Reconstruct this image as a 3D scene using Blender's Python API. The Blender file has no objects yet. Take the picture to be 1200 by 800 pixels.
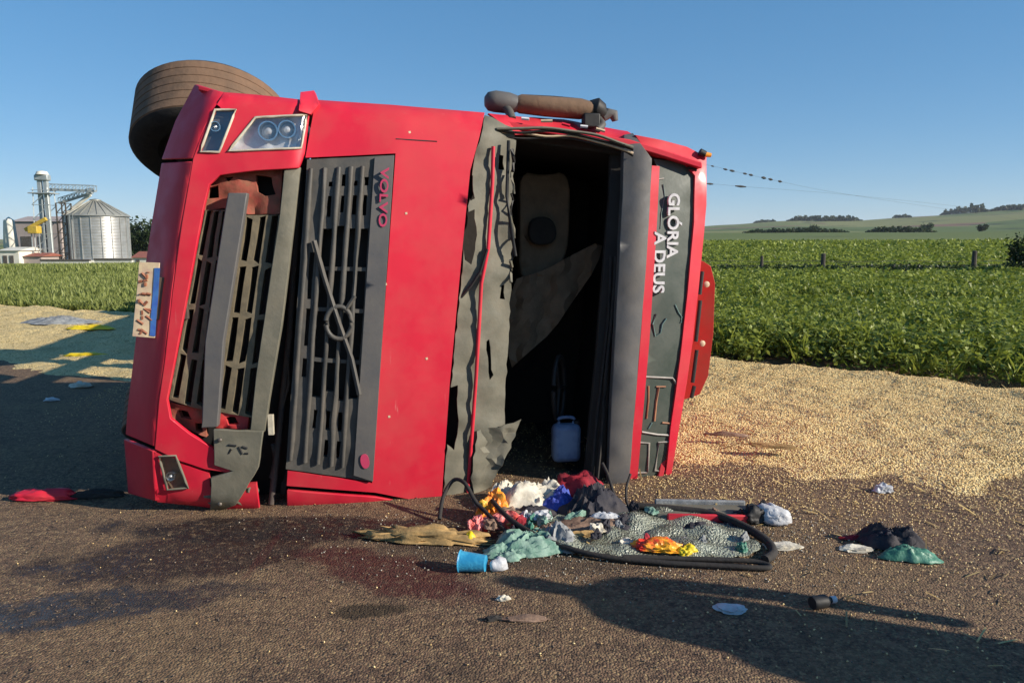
import bpy, bmesh, math, random
import numpy as np
from mathutils import Vector, Matrix, noise
from mathutils.geometry import delaunay_2d_cdt

# ------------------------------------------------------------------ camera, sky, sun, exposure
S = bpy.context.scene
C = S.collection
FPX = 870.0                       # focal length in pixels of the 1200 px wide photograph
TH = math.atan(114.0 / FPX)       # camera tilts down, horizon near row 286
CAMZ = 1.6
cam_d = bpy.data.cameras.new('camera'); cam = bpy.data.objects.new('camera', cam_d); C.objects.link(cam)
cam.location = (0, 0, CAMZ); cam.rotation_euler = (math.radians(90) - TH, 0, 0)
cam_d.sensor_width = 36; cam_d.lens = FPX / 1200 * 36; cam_d.clip_start = 0.05; cam_d.clip_end = 20000
S.camera = cam

SUN_EL = math.radians(23); SUN_BACK = math.radians(20)   # sun to the right, a little behind the camera
sdir = Vector((math.cos(SUN_BACK) * math.cos(SUN_EL), -math.sin(SUN_BACK) * math.cos(SUN_EL), math.sin(SUN_EL)))
W = bpy.data.worlds.new('World'); S.world = W; W.use_nodes = True
wn = W.node_tree; bg = wn.nodes['Background']
sky = wn.nodes.new('ShaderNodeTexSky'); sky.sky_type = 'NISHITA'; sky.sun_disc = False
sky.sun_elevation = SUN_EL; sky.sun_rotation = math.atan2(sdir.x, sdir.y)
sky.altitude = 3000; sky.air_density = 1.0; sky.dust_density = 0.0; sky.ozone_density = 4.0
gm = wn.nodes.new('ShaderNodeGamma'); gm.inputs[1].default_value = .5; hs = wn.nodes.new('ShaderNodeHueSaturation'); hs.inputs['Saturation'].default_value = 1.65; hs.inputs['Value'].default_value = 1.1   # even out and deepen the clear sky
wn.links.new(sky.outputs[0], gm.inputs[0]); wn.links.new(gm.outputs[0], hs.inputs['Color']); wn.links.new(hs.outputs[0], bg.inputs[0]); bg.inputs[1].default_value = 0.15
sl = bpy.data.lights.new('sun', 'SUN'); so = bpy.data.objects.new('sun', sl); C.objects.link(so)
sl.energy = 4.1; sl.angle = math.radians(0.5); sl.color = (1.0, 0.90, 0.76)
so.rotation_euler = sdir.to_track_quat('Z', 'Y').to_euler(); so.location = (20, -8, 12)
S.view_settings.view_transform = 'Standard'; S.view_settings.look = 'None'
S.view_settings.exposure = 0.85; S.view_settings.gamma = 1.0
S.render.engine = 'CYCLES'

R = random.Random(7)
NP = np.random.default_rng(11)

# ------------------------------------------------------------------ photo pixel -> direction -> place
def ray(px, py):
    cx = (px - 600) / FPX; cy = (400 - py) / FPX
    return Vector((cx, math.cos(TH) + math.sin(TH) * cy, -math.sin(TH) + math.cos(TH) * cy))
def ground(px, py, z=0.0):
    d = ray(px, py); t = (z - CAMZ) / d.z
    return Vector((d.x * t, d.y * t, z))
def at(px, py, Y):
    d = ray(px, py); t = Y / d.y
    return Vector((d.x * t, Y, CAMZ + d.z * t))
PSI = math.radians(8)             # the cab's front is turned a little to the right
UX = Vector((math.cos(PSI), math.sin(PSI), 0)); VY = Vector((-math.sin(PSI), math.cos(PSI), 0))
OR = ground(150, 600) - VY * .20   # the skin's lower edge, set back 0.2 m from the bumper's middle, rests on the road
def T(px, py, y):                 # pixel -> truck-local point on the plane local y (depth behind the bumper)
    d = ray(px, py); c = Vector((0, 0, CAMZ)) - OR
    t = (y - c.dot(VY)) / d.dot(VY); p = c + d * t
    return Vector((p.dot(UX), y, p.z))
def interp(x, tab):
    if x <= tab[0][0]: return tab[0][1]
    for (a, b), (c, d) in zip(tab, tab[1:]):
        if x <= c: return b + (d - b) * (x - a) / (c - a)
    return tab[-1][1]
TOPL = [(225, 98), (365, 116), (568, 131), (740, 157), (828, 184)]
BOTL = [(150, 592), (300, 603), (515, 604), (740, 580), (800, 572)]
PROF = [(150, .0), (333, .0), (345, .05), (450, .07), (555, .15), (600, .24), (700, .30), (740, .22), (765, .27), (800, .31), (840, .45)]
def D(px, py):                    # depth of the cab's front skin
    q = px + (py - 350) * .09
    a = interp(px, TOPL); b = interp(px, BOTL); t = abs(2 * (py - a) / (b - a) - 1)
    y = interp(q, PROF) + .11 * min(t, 1.1) ** 3
    if t > .93: y += .10 * min((t - .93) / .07, 1.6) ** 2
    return y

# ------------------------------------------------------------------ materials
def lin(c): return tuple(((v / 255) / 12.92 if v <= 10 else ((v / 255 + .055) / 1.055) ** 2.4) for v in c)
def pmat(name, col, col2=None, scale=6, rough=.5, rough2=None, metal=0, bump=0, bscale=40, coat=0, dust=0, dustcol=(.30, .20, .12), spec=.5, detail=6, lo=.35, hi=.65, emis=None, trans=0, ior=1.45, scratch=0):
    m = bpy.data.materials.new(name); m.use_nodes = True
    n = m.node_tree.nodes; l = m.node_tree.links; b = n['Principled BSDF']
    tc = n.new('ShaderNodeTexCoord')
    b.inputs['Roughness'].default_value = rough; b.inputs['Metallic'].default_value = metal
    b.inputs['Specular IOR Level'].default_value = spec; b.inputs['Coat Weight'].default_value = coat
    b.inputs['Coat Roughness'].default_value = .12; b.inputs['Transmission Weight'].default_value = trans; b.inputs['IOR'].default_value = ior
    def noi(s, d=6):
        x = n.new('ShaderNodeTexNoise'); x.inputs['Scale'].default_value = s; x.inputs['Detail'].default_value = d; x.inputs['Roughness'].default_value = .65
        l.new(tc.outputs['Object'], x.inputs['Vector']); return x
    def ramp(src, a, c):
        r = n.new('ShaderNodeMapRange'); r.inputs[1].default_value = a; r.inputs[2].default_value = c; l.new(src, r.inputs[0]); return r.outputs[0]
    def mix(f, a, c):
        x = n.new('ShaderNodeMix'); x.data_type = 'RGBA'
        if hasattr(f, 'links'): l.new(f, x.inputs[0])
        else: x.inputs[0].default_value = f
        for k, v in ((6, a), (7, c)):
            if hasattr(v, 'links'): l.new(v, x.inputs[k])
            else: x.inputs[k].default_value = (*v[:3], 1)
        return x.outputs[2]
    cur = col
    if col2 is not None:
        cur = mix(ramp(noi(scale, detail).outputs[0], lo, hi), col, col2)
    if scratch:
        mp = n.new('ShaderNodeMapping'); mp.inputs['Scale'].default_value = (46, 46, 1.6); mp.inputs['Rotation'].default_value = (0, .35, 0); l.new(tc.outputs['Object'], mp.inputs[0]); sn = noi(1.0, 5); l.new(mp.outputs[0], sn.inputs['Vector'])
        sm = n.new('ShaderNodeMath'); sm.operation = 'MULTIPLY'; l.new(ramp(sn.outputs[0], .66, .74), sm.inputs[0]); sg = n.new('ShaderNodeMath'); sg.operation = 'MULTIPLY'; l.new(ramp(noi(2.2, 4).outputs[0], .5, .62), sg.inputs[0]); sg.inputs[1].default_value = scratch; l.new(sg.outputs[0], sm.inputs[1]); cur = mix(sm.outputs[0], cur, (.62, .30, .27))
    if dust:
        f = ramp(noi(scale * .6 + 1.3, 8).outputs[0], .42, .85); mm = n.new('ShaderNodeMath'); mm.operation = 'MULTIPLY'; mm.inputs[1].default_value = dust
        l.new(f, mm.inputs[0]); cur = mix(mm.outputs[0], cur, dustcol)
        rr = n.new('ShaderNodeMapRange'); rr.inputs[3].default_value = rough; rr.inputs[4].default_value = min(1, rough + .45); l.new(f, rr.inputs[0]); l.new(rr.outputs[0], b.inputs['Roughness'])
    if hasattr(cur, 'links'): l.new(cur, b.inputs['Base Color'])
    else: b.inputs['Base Color'].default_value = (*cur[:3], 1)
    if bump:
        bp = n.new('ShaderNodeBump'); bp.inputs['Strength'].default_value = bump; bp.inputs['Distance'].default_value = .01
        l.new(noi(bscale, 4).outputs[0], bp.inputs['Height']); l.new(bp.outputs[0], b.inputs['Normal'])
    if emis: b.inputs['Emission Color'].default_value = (*emis, 1); b.inputs['Emission Strength'].default_value = 1
    return m
M = {}
M['red'] = pmat('red_paint', (.60, .016, .042), (.54, .018, .040), 3, .48, coat=.06, dust=.30, dustcol=(.44, .14, .10), spec=.35, scratch=.55, bump=.05, bscale=9)
M['red_dull'] = pmat('red_faded', (.52, .022, .035), (.42, .03, .03), 5, .55, dust=.4, bump=.1, bscale=14)
M['orange_red'] = pmat('orange_red_paint', (.62, .04, .03), (.5, .05, .03), 5, .5, dust=.3)
M['primer'] = pmat('rusty_primer', (.36, .07, .05), (.20, .07, .04), 18, .75, dust=.4, bump=.3, bscale=30)
M['plastic'] = pmat('dark_plastic', (.055, .055, .052), (.085, .08, .072), 7, .55, dust=.55, dustcol=(.16, .13, .10), bump=.12, bscale=60)
M['plastic_grey'] = pmat('grey_plastic', (.085, .085, .09), (.11, .105, .10), 6, .5, dust=.35, dustcol=(.17, .14, .11), bump=.1, bscale=50)
M['olive'] = pmat('olive_plastic', (.115, .112, .085), (.16, .15, .115), 9, .65, dust=.5, dustcol=(.20, .17, .12), bump=.2, bscale=35)
M['olive_d'] = pmat('grille_plastic', (.11, .095, .065), (.17, .14, .09), 20, .65, dust=.5, dustcol=(.22, .16, .09), bump=.25, bscale=40)
M['black'] = pmat('black_plastic', (.012, .012, .013), (.02, .02, .02), 12, .6, bump=.1)
M['rubber'] = pmat('black_rubber', (.016, .015, .016), (.03, .027, .025), 15, .8, bump=.3, bscale=50, dust=.3, dustcol=(.09, .07, .05))
M['tread'] = pmat('muddy_rubber', (.175, .105, .065), (.115, .075, .05), 7, .92, bump=.5, bscale=25, dust=.5, dustcol=(.22, .14, .09))
M['steel'] = pmat('dirty_steel', (.22, .2, .18), (.10, .07, .05), 9, .55, metal=.6, bump=.2)
M['chassis'] = pmat('chassis_paint', (.05, .045, .045), (.09, .065, .05), 6, .7, dust=.5, dustcol=(.16, .11, .08), bump=.2)
M['chrome'] = pmat('chrome', (.7, .7, .7), None, 5, .18, metal=1)
M['reflector'] = pmat('lamp_reflector', (.80, .81, .82), (.55, .55, .54), 14, .3, metal=.35, bump=.25, bscale=30)
M['lens_edge'] = pmat('pale_lamp_edge', (.55, .50, .40), (.4, .36, .28), 20, .4)
M['amber'] = pmat('amber_lens', (.75, .28, .03), None, 5, .25)
M['beige'] = pmat('beige_fabric', (.24, .17, .11), (.17, .125, .08), 9, .9, bump=.3, bscale=80)
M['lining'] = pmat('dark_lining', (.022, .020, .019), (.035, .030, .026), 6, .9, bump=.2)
M['sign'] = pmat('dark_green_sign', (.045, .062, .052), (.075, .088, .075), 5, .45, dust=.35, dustcol=(.16, .15, .12), bump=.08)
M['white_paint'] = pmat('white_lettering', (.78, .76, .76), (.6, .57, .58), 30, .6)
M['pink'] = pmat('pink_lettering', (.50, .05, .12), None, 8, .5)
M['pale_line'] = pmat('pale_line', (.36, .33, .30), (.24, .22, .2), 18, .5)
M['copper'] = pmat('copper_line', (.42, .20, .11), (.3, .14, .08), 18, .5)
M['teal_line'] = pmat('teal_line', (.14, .24, .23), (.09, .16, .15), 18, .5)
M['plate'] = pmat('plate_white', (.62, .50, .32), (.50, .36, .26), 26, .5, dust=.3)
M['plate_blue'] = pmat('plate_blue', (.035, .09, .36), (.05, .16, .40), 18, .45)
M['plate_mark'] = pmat('plate_mark', (.20, .07, .04), (.33, .13, .07), 30, .6)
def glass(name, col, rough=.05, alpha_crack=False):
    m = pmat(name, col, None, 5, rough, trans=1.0, ior=1.3); return m
def thin_glass(name, tint=(1, 1, 1), gloss=.12):
    m = bpy.data.materials.new(name); m.use_nodes = True; n = m.node_tree.nodes; l = m.node_tree.links; n.remove(n['Principled BSDF'])
    t = n.new('ShaderNodeBsdfTransparent'); t.inputs[0].default_value = (*tint, 1); g_ = n.new('ShaderNodeBsdfGlossy'); g_.inputs['Roughness'].default_value = .06
    x = n.new('ShaderNodeMixShader'); x.inputs[0].default_value = gloss; l.new(t.outputs[0], x.inputs[1]); l.new(g_.outputs[0], x.inputs[2]); l.new(x.outputs[0], n['Material Output'].inputs[0]); return m
M['lens'] = thin_glass('clear_lens')

# ------------------------------------------------------------------ mesh helpers
def link(o, parent=None):
    C.objects.link(o)
    if parent is not None: o.parent = parent
    return o
def tag(o, label=None, cat=None, group=None, kind=None):
    if label: o['label'] = label
    if cat: o['category'] = cat
    if group: o['group'] = group
    if kind: o['kind'] = kind
    return o
def empty(name, loc=(0, 0, 0), rz=0):
    o = bpy.data.objects.new(name, None); o.location = loc; o.rotation_euler = (0, 0, rz); o.empty_display_size = .1
    return link(o)
def mesh(name, vs, fs, mat, parent=None, smooth=True, angle=40, bevel=0, segs=2):
    me = bpy.data.meshes.new(name); me.from_pydata([tuple(v) for v in vs], [], fs); me.validate()
    bm = bmesh.new(); bm.from_mesh(me); bmesh.ops.recalc_face_normals(bm, faces=bm.faces)
    if smooth:
        ca = math.radians(angle)
        for f in bm.faces: f.smooth = True
        for e in bm.edges:
            if len(e.link_faces) == 2 and e.calc_face_angle(0) > ca: e.smooth = False
    bm.to_mesh(me); bm.free()
    o = bpy.data.objects.new(name, me); me.materials.append(M[mat] if isinstance(mat, str) else mat)
    link(o, parent)
    if bevel:
        b = o.modifiers.new('bevel', 'BEVEL'); b.width = bevel; b.segments = segs; b.limit_method = 'ANGLE'; b.angle_limit = math.radians(45)
    return o
def inside(p, poly):
    x, y = p; c = False; n = len(poly); j = n - 1
    for i in range(n):
        xi, yi = poly[i]; xj, yj = poly[j]
        if (yi > y) != (yj > y) and x < (xj - xi) * (y - yi) / (yj - yi) + xi: c = not c
        j = i
    return c
def resample(poly, step, rag=0, seed=0, closed=True):
    out = []; n = len(poly); rr = random.Random(seed)
    for i in range(n if closed else n - 1):
        a = poly[i]; b = poly[(i + 1) % n]; L = math.hypot(b[0] - a[0], b[1] - a[1]); k = max(1, int(L / step))
        for j in range(k):
            t = j / k; x = a[0] + (b[0] - a[0]) * t; y = a[1] + (b[1] - a[1]) * t
            if rag: x += rr.uniform(-rag, rag); y += rr.uniform(-rag, rag)
            out.append((x, y))
    return out
def cdt(outer, holes, step):
    vs = []; es = []
    for loop in [outer] + holes:
        o = len(vs); vs += loop; es += [(o + i, o + (i + 1) % len(loop)) for i in range(len(loop))]
    x0 = min(p[0] for p in outer); x1 = max(p[0] for p in outer); y0 = min(p[1] for p in outer); y1 = max(p[1] for p in outer)
    bnd = np.array(vs)
    yy = y0 + step * .5; row = 0
    while yy < y1:
        xx = x0 + step * (.5 if row % 2 else .25)
        while xx < x1:
            if inside((xx, yy), outer) and not any(inside((xx, yy), h) for h in holes):
                if ((bnd - (xx, yy)) ** 2).sum(1).min() > (step * .45) ** 2: vs.append((xx, yy))
            xx += step
        yy += step * .87; row += 1
    r = delaunay_2d_cdt([Vector(v) for v in vs], es, [], 1, 1e-5)
    V = [(v.x, v.y) for v in r[0]]; Fo = []
    for f in r[2]:
        c = (sum(V[i][0] for i in f) / len(f), sum(V[i][1] for i in f) / len(f))
        if inside(c, outer) and not any(inside(c, h) for h in holes): Fo.append(list(f))
    return V, Fo
def solid(front, faces, back):
    n = len(front); fs = [f[:] for f in faces] + [[i + n for i in reversed(f)] for f in faces]
    cnt = {}
    for f in faces:
        for i in range(len(f)):
            a, b = f[i], f[(i + 1) % len(f)]; cnt.setdefault((min(a, b), max(a, b)), []).append((a, b))
    for k, v in cnt.items():
        if len(v) == 1:
            a, b = v[0]; fs.append([b, a, a + n, b + n])
    return front + back, fs
def panel(name, outer, mat, parent, off=0, th=.03, holes=(), step=14, depth=None, dent=0, dfreq=3, rag=0, seed=1, bevel=.006, hrag=0):
    """outline traced in photo pixels, set on the cab's front skin (its own depth), with real thickness"""
    dep = depth or D
    V, Fc = cdt(resample(outer, step, rag, seed), [resample(h, step, hrag, seed + 5 + i) for i, h in enumerate(holes)], step)
    fr = []; bk = []
    for (x, y) in V:
        yy = dep(x, y) + off
        p = T(x, y, yy)
        if dent:
            p.y += dent * noise.noise(Vector((p.x * dfreq + seed * 3.1, p.z * dfreq, seed))) + dent * .4 * noise.noise(Vector((p.x * dfreq * 3, p.z * dfreq * 3, seed + 9)))
        fr.append(p); bk.append(p + Vector((0, th, 0)))
    vs, fs = solid(fr, Fc, bk)
    return mesh(name, vs, fs, mat, parent, bevel=bevel)
def chaikin(poly, k=2):
    for _ in range(k):
        o = []
        for i in range(len(poly)):
            a, b = poly[i], poly[(i + 1) % len(poly)]; o += [(a[0] * .75 + b[0] * .25, a[1] * .75 + b[1] * .25), (a[0] * .25 + b[0] * .75, a[1] * .25 + b[1] * .75)]
        poly = o
    return poly
def bil(q, u, v):
    (a, b, c, d) = q
    return ((a[0] * (1 - u) + b[0] * u) * (1 - v) + (d[0] * (1 - u) + c[0] * u) * v, (a[1] * (1 - u) + b[1] * u) * (1 - v) + (d[1] * (1 - u) + c[1] * u) * v)
def tube_data(pts, r, sides=8, closed=False):
    pts = [Vector(p) for p in pts]; vs = []; fs = []; n = len(pts); rs = r if isinstance(r, (list, tuple)) else [r] * n
    up = Vector((0, 0, 1))
    for i, p in enumerate(pts):
        if closed: d = pts[(i + 1) % n] - pts[i - 1]
        else: d = pts[min(i + 1, n - 1)] - pts[max(i - 1, 0)]
        d = d.normalized() if d.length > 1e-9 else Vector((1, 0, 0))
        a = d.cross(up)
        if a.length < .05: a = d.cross(Vector((0, 1, 0)))
        a.normalize(); b = a.cross(d).normalized()
        for k in range(sides):
            t = 2 * math.pi * k / sides; vs.append(p + (a * math.cos(t) + b * math.sin(t)) * rs[i])
    for i in range(n if closed else n - 1):
        j = (i + 1) % n
        for k in range(sides):
            fs.append([i * sides + k, i * sides + (k + 1) % sides, j * sides + (k + 1) % sides, j * sides + k])
    if not closed:
        fs.append(list(range(sides))); fs.append([(n - 1) * sides + k for k in range(sides)])
    return vs, fs
def tube(name, pts, r, mat, parent=None, sides=8, closed=False):
    vs, fs = tube_data(pts, r, sides, closed); return mesh(name, vs, fs, mat, parent, angle=60)
def spline(pts, k=8):
    pts = [Vector(p) for p in pts]; out = []
    for i in range(len(pts) - 1):
        p0 = pts[max(i - 1, 0)]; p1 = pts[i]; p2 = pts[i + 1]; p3 = pts[min(i + 2, len(pts) - 1)]
        for j in range(k):
            t = j / k
            out.append(.5 * ((2 * p1) + (p2 - p0) * t + (2 * p0 - 5 * p1 + 4 * p2 - p3) * t * t + (3 * p1 - p0 - 3 * p2 + p3) * t ** 3))
    out.append(pts[-1]); return out
def lathe_data(prof, n=32, axis='Z', caps=True):
    vs = []; fs = []
    for (r, h) in prof:
        for k in range(n):
            t = 2 * math.pi * k / n; vs.append(Vector((r * math.cos(t), r * math.sin(t), h)))
    for i in range(len(prof) - 1):
        for k in range(n):
            fs.append([i * n + k, i * n + (k + 1) % n, (i + 1) * n + (k + 1) % n, (i + 1) * n + k])
    if caps:
        fs.append(list(range(n))); fs.append([(len(prof) - 1) * n + k for k in range(n)])
    return vs, fs
def lathe(name, prof, mat, parent=None, n=32, mtx=None, caps=True):
    vs, fs = lathe_data(prof, n, caps=caps)
    if mtx is not None: vs = [mtx @ v for v in vs]
    return mesh(name, vs, fs, mat, parent, angle=35)
def box_data(lo, hi, mtx=None):
    x0, y0, z0 = lo; x1, y1, z1 = hi
    vs = [Vector(p) for p in ((x0, y0, z0), (x1, y0, z0), (x1, y1, z0), (x0, y1, z0), (x0, y0, z1), (x1, y0, z1), (x1, y1, z1), (x0, y1, z1))]
    if mtx is not None: vs = [mtx @ v for v in vs]
    return vs, [[0, 3, 2, 1], [4, 5, 6, 7], [0, 1, 5, 4], [1, 2, 6, 5], [2, 3, 7, 6], [3, 0, 4, 7]]
def box(name, lo, hi, mat, parent=None, bevel=.01, mtx=None):
    vs, fs = box_data(lo, hi, mtx); return mesh(name, vs, fs, mat, parent, smooth=True, angle=30, bevel=bevel)
def multi(parts):
    vs = []; fs = []
    for v, f in parts:
        o = len(vs); vs += v; fs += [[i + o for i in q] for q in f]
    return vs, fs
def bar(a, b, w, h=None):
    a = Vector(a); b = Vector(b); h = h or w; d = b - a
    m = Matrix.Translation(a) @ d.to_track_quat('Z', 'Y').to_matrix().to_4x4()
    return box_data((-w / 2, -h / 2, 0), (w / 2, h / 2, d.length), m)
def text(name, s, size, mtx, mat, parent, extrude=.004, bold=.0, sx=1.0):
    cu = bpy.data.curves.new(name, 'FONT'); cu.body = s; cu.size = size; cu.extrude = extrude; cu.offset = bold; cu.align_x = 'LEFT'; cu.resolution_u = 3
    tmp = bpy.data.objects.new('tmp', cu); C.objects.link(tmp)
    me = bpy.data.meshes.new_from_object(tmp.evaluated_get(bpy.context.evaluated_depsgraph_get()))
    C.objects.unlink(tmp); bpy.data.objects.remove(tmp)
    me.transform(mtx @ Matrix.Diagonal((sx, 1, 1, 1))); me.name = name; me.materials.clear(); me.materials.append(M[mat])
    o = bpy.data.objects.new(name, me); return link(o, parent)
def npmesh(name, V, Fq, mat, col=None, parent=None, smooth=False):
    """V (n,3); Fq (m,k) with equal corner counts"""
    me = bpy.data.meshes.new(name); n = len(V); m, k = Fq.shape
    me.vertices.add(n); me.vertices.foreach_set('co', np.ascontiguousarray(V, dtype=np.float32).ravel())
    me.loops.add(m * k); me.loops.foreach_set('vertex_index', np.ascontiguousarray(Fq, dtype=np.int32).ravel())
    me.polygons.add(m); me.polygons.foreach_set('loop_start', np.arange(0, m * k, k, dtype=np.int32)); me.polygons.foreach_set('loop_total', np.full(m, k, dtype=np.int32))
    if smooth: me.polygons.foreach_set('use_smooth', np.ones(m, dtype=bool))
    me.update()
    if col is not None:
        at_ = me.color_attributes.new('tint', 'FLOAT_COLOR', 'POINT')
        at_.data.foreach_set('color', np.ascontiguousarray(np.concatenate([col, np.ones((n, 1))], 1), dtype=np.float32).ravel())
    me.materials.append(M[mat] if isinstance(mat, str) else mat)
    o = bpy.data.objects.new(name, me); return link(o, parent)

# ================================================================== SETTING
def vnoise(x, y, seed=0):
    x = np.asarray(x, float); y = np.asarray(y, float)
    xi = np.floor(x).astype(np.int64); yi = np.floor(y).astype(np.int64); fx = x - xi; fy = y - yi
    fx = fx * fx * (3 - 2 * fx); fy = fy * fy * (3 - 2 * fy)
    def h(a, b):
        v = (a * 374761393 + b * 668265263 + seed * 1442695041) & 0x7fffffff
        v = ((v ^ (v >> 13)) * 1274126177) & 0x7fffffff
        return ((v ^ (v >> 16)) & 0xffff) / 65535.0
    return (h(xi, yi) * (1 - fx) + h(xi + 1, yi) * fx) * (1 - fy) + (h(xi, yi + 1) * (1 - fx) + h(xi + 1, yi + 1) * fx) * fy
def fbm(x, y, seed=0, o=4):
    s = 0; a = .5
    for i in range(o): s = s + a * vnoise(x * 2 ** i, y * 2 ** i, seed + i * 17); a *= .5
    return s
def sstep(a, b, x):
    t = np.clip((x - a) / (b - a), 0, 1); return t * t * (3 - 2 * t)
# field edge: the line along which spilled grain meets the crop
_E = [ground(0, 362), ground(420, 388), ground(840, 425), ground(1200, 464)]
_ex = [-60.0] + [p.x for p in _E] + [40.0]
_s0 = (_E[1].y - _E[0].y) / (_E[1].x - _E[0].x); _s1 = (_E[3].y - _E[2].y) / (_E[3].x - _E[2].x)
_ey = [_E[0].y + _s0 * (-60 - _E[0].x)] + [p.y for p in _E] + [_E[3].y + _s1 * (40 - _E[3].x)]
def edge_y(X): return np.interp(X, _ex, _ey)
def H(X, Y):                      # terrain height
    X = np.asarray(X, float); Y = np.asarray(Y, float)
    r = np.hypot(X, Y); az = np.degrees(np.arctan2(X, Y))
    right = sstep(2, 12, az) * sstep(170, 100, az); left = sstep(-8, -20, az) * sstep(-170, -110, az)
    z = -1.15 * sstep(45, 100, r) * left + (1.5 * sstep(35, 170, r) + 7.0 * sstep(230, 520, r)) * right
    lift = np.interp(az, [-180, -60, -30, -10, 12, 15, 20, 25, 30, 36, 60, 120, 180], [30, 18, 12, 25, 40, 50, 62, 60, 72, 88, 80, 60, 30])
    far = sstep(500, 2600, r)
    z = z + far * (lift + 26 * (fbm(X / 700, Y / 700, 5) - .5)) + sstep(250, 700, r) * 9 * (fbm(X / 240, Y / 240, 8) - .45) * right
    z = z + sstep(2700, 4200, r) * 34 * sstep(10, 18, az) * sstep(60, 36, az) * (fbm(X / 1200, Y / 1200, 21) * 1.3)
    return z
rad = np.concatenate([[.6], np.geomspace(1.5, 9000, 150)])
azs = np.radians(np.concatenate([np.arange(-180, -50, 4), np.arange(-50, 50, .5), np.arange(50, 180, 4)]))
A, Rr = np.meshgrid(azs, rad); X = Rr * np.sin(A); Y = Rr * np.cos(A)
V = np.stack([X.ravel(), Y.ravel(), H(X, Y).ravel()], 1); na = len(azs); nr = len(rad)
i, j = np.meshgrid(np.arange(nr - 1), np.arange(na), indexing='ij'); jn = (j + 1) % na
Fq = np.stack([i * na + j, (i + 1) * na + j, (i + 1) * na + jn, i * na + jn], -1).reshape(-1, 4)
V = np.concatenate([V, [[0, 0, 0]]]); c0 = len(V) - 1
def node_mat(name):
    m = bpy.data.materials.new(name); m.use_nodes = True; n = m.node_tree.nodes; l = m.node_tree.links
    return m, n, l, n['Principled BSDF']
class NT:
    def __init__(s, name): s.m, s.n, s.l, s.b = node_mat(name); s.geo = s.n.new('ShaderNodeNewGeometry').outputs['Position']
    def put(s, sock, v):
        if hasattr(v, 'links'): s.l.new(v, sock)
        elif isinstance(v, (tuple, list)): sock.default_value = (*v[:3], 1) if len(sock.default_value) == 4 else tuple(v[:3])
        else: sock.default_value = v
    def noise(s, sc, d=5, vec=None, rough=.6, out=0):
        x = s.n.new('ShaderNodeTexNoise'); x.inputs['Scale'].default_value = sc; x.inputs['Detail'].default_value = d; x.inputs['Roughness'].default_value = rough
        s.l.new(vec or s.geo, x.inputs['Vector']); return x.outputs[out]
    def voro(s, sc, out='Color', vec=None, feature='F1'):
        x = s.n.new('ShaderNodeTexVoronoi'); x.inputs['Scale'].default_value = sc; x.feature = feature; s.l.new(vec or s.geo, x.inputs['Vector']); return x.outputs[out]
    def math(s, op, a, b=0, c=0):
        x = s.n.new('ShaderNodeMath'); x.operation = op
        for k, v in enumerate((a, b, c)): s.put(x.inputs[k], v)
        return x.outputs[0]
    def rng(s, v, a, b, c=0, d=1, smooth=True):
        x = s.n.new('ShaderNodeMapRange'); x.interpolation_type = 'SMOOTHSTEP' if smooth else 'LINEAR'
        for k, q in enumerate((v, a, b, c, d)): s.put(x.inputs[k], q)
        return x.outputs[0]
    def mix(s, f, a, b, mode='MIX'):
        x = s.n.new('ShaderNodeMix'); x.data_type = 'RGBA'; x.blend_type = mode
        s.put(x.inputs[0], f); s.put(x.inputs[6], a); s.put(x.inputs[7], b); return x.outputs[2]
    def vmath(s, op, a, b=(0, 0, 0), out=0):
        x = s.n.new('ShaderNodeVectorMath'); x.operation = op; s.put(x.inputs[0], a); s.put(x.inputs[1], b); return x.outputs[out]
    def sep(s, v):
        x = s.n.new('ShaderNodeSeparateXYZ'); s.l.new(v, x.inputs[0]); return x.outputs
    def bump(s, h, st, dist):
        x = s.n.new('ShaderNodeBump'); x.inputs['Strength'].default_value = st; x.inputs['Distance'].default_value = dist; s.l.new(h, x.inputs['Height']); s.l.new(x.outputs[0], s.b.inputs['Normal'])
    def blob(s, cx, cy, rx, ry, ang=0, nz=.7, nsc=3.0):   # soft-edged irregular patch in world space, 1 inside
        p = s.vmath('SUBTRACT', s.geo, (cx, cy, 0)); x = s.n.new('ShaderNodeVectorRotate'); x.rotation_type = 'Z_AXIS'; x.inputs['Angle'].default_value = -ang; s.l.new(p, x.inputs['Vector'])
        q = s.vmath('DIVIDE', x.outputs[0], (rx, ry, 1)); L = s.vmath('LENGTH', q, out=1)
        L = s.math('ADD', L, s.math('MULTIPLY', s.math('SUBTRACT', s.noise(nsc, 6), .5), nz * 2))
        return s.rng(L, 1.12, .72)
# ground: bare reddish earth near, farmland beyond
g = NT('earth_and_farmland')
dist = g.vmath('LENGTH', g.geo, out=1)
soil = g.mix(g.rng(g.noise(3, 8), .3, .7), (.13, .085, .055), (.20, .14, .09))
fieldc = g.mix(g.rng(g.noise(.02, 6), .35, .65), (.13, .165, .045), (.19, .20, .07))
patch = g.voro(.0035, 'Color'); ps = g.sep(patch)
far1 = g.mix(g.rng(ps[0], .25, .75), (.10, .14, .04), (.20, .205, .075))
far2 = g.mix(g.rng(ps[1], .86, .90), far1, (.19, .115, .075))
far3 = g.mix(g.rng(g.noise(.012, 7), .56, .68), far2, (.035, .05, .025))
grn = g.mix(g.rng(dist, 200, 420), fieldc, far3)
sy = g.sep(g.geo)
g.put(g.b.inputs['Base Color'], g.mix(g.rng(dist, 11, 16), soil, g.mix(g.rng(dist, 24, 40), g.mix(.5, soil, fieldc), grn))); g.b.inputs['Roughness'].default_value = .95; g.b.inputs['Specular IOR Level'].default_value = .2
g.bump(g.noise(9, 8), .5, .03); M['earth'] = g.m
bpym = npmesh('ground', V, Fq, 'earth', smooth=True)
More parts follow.
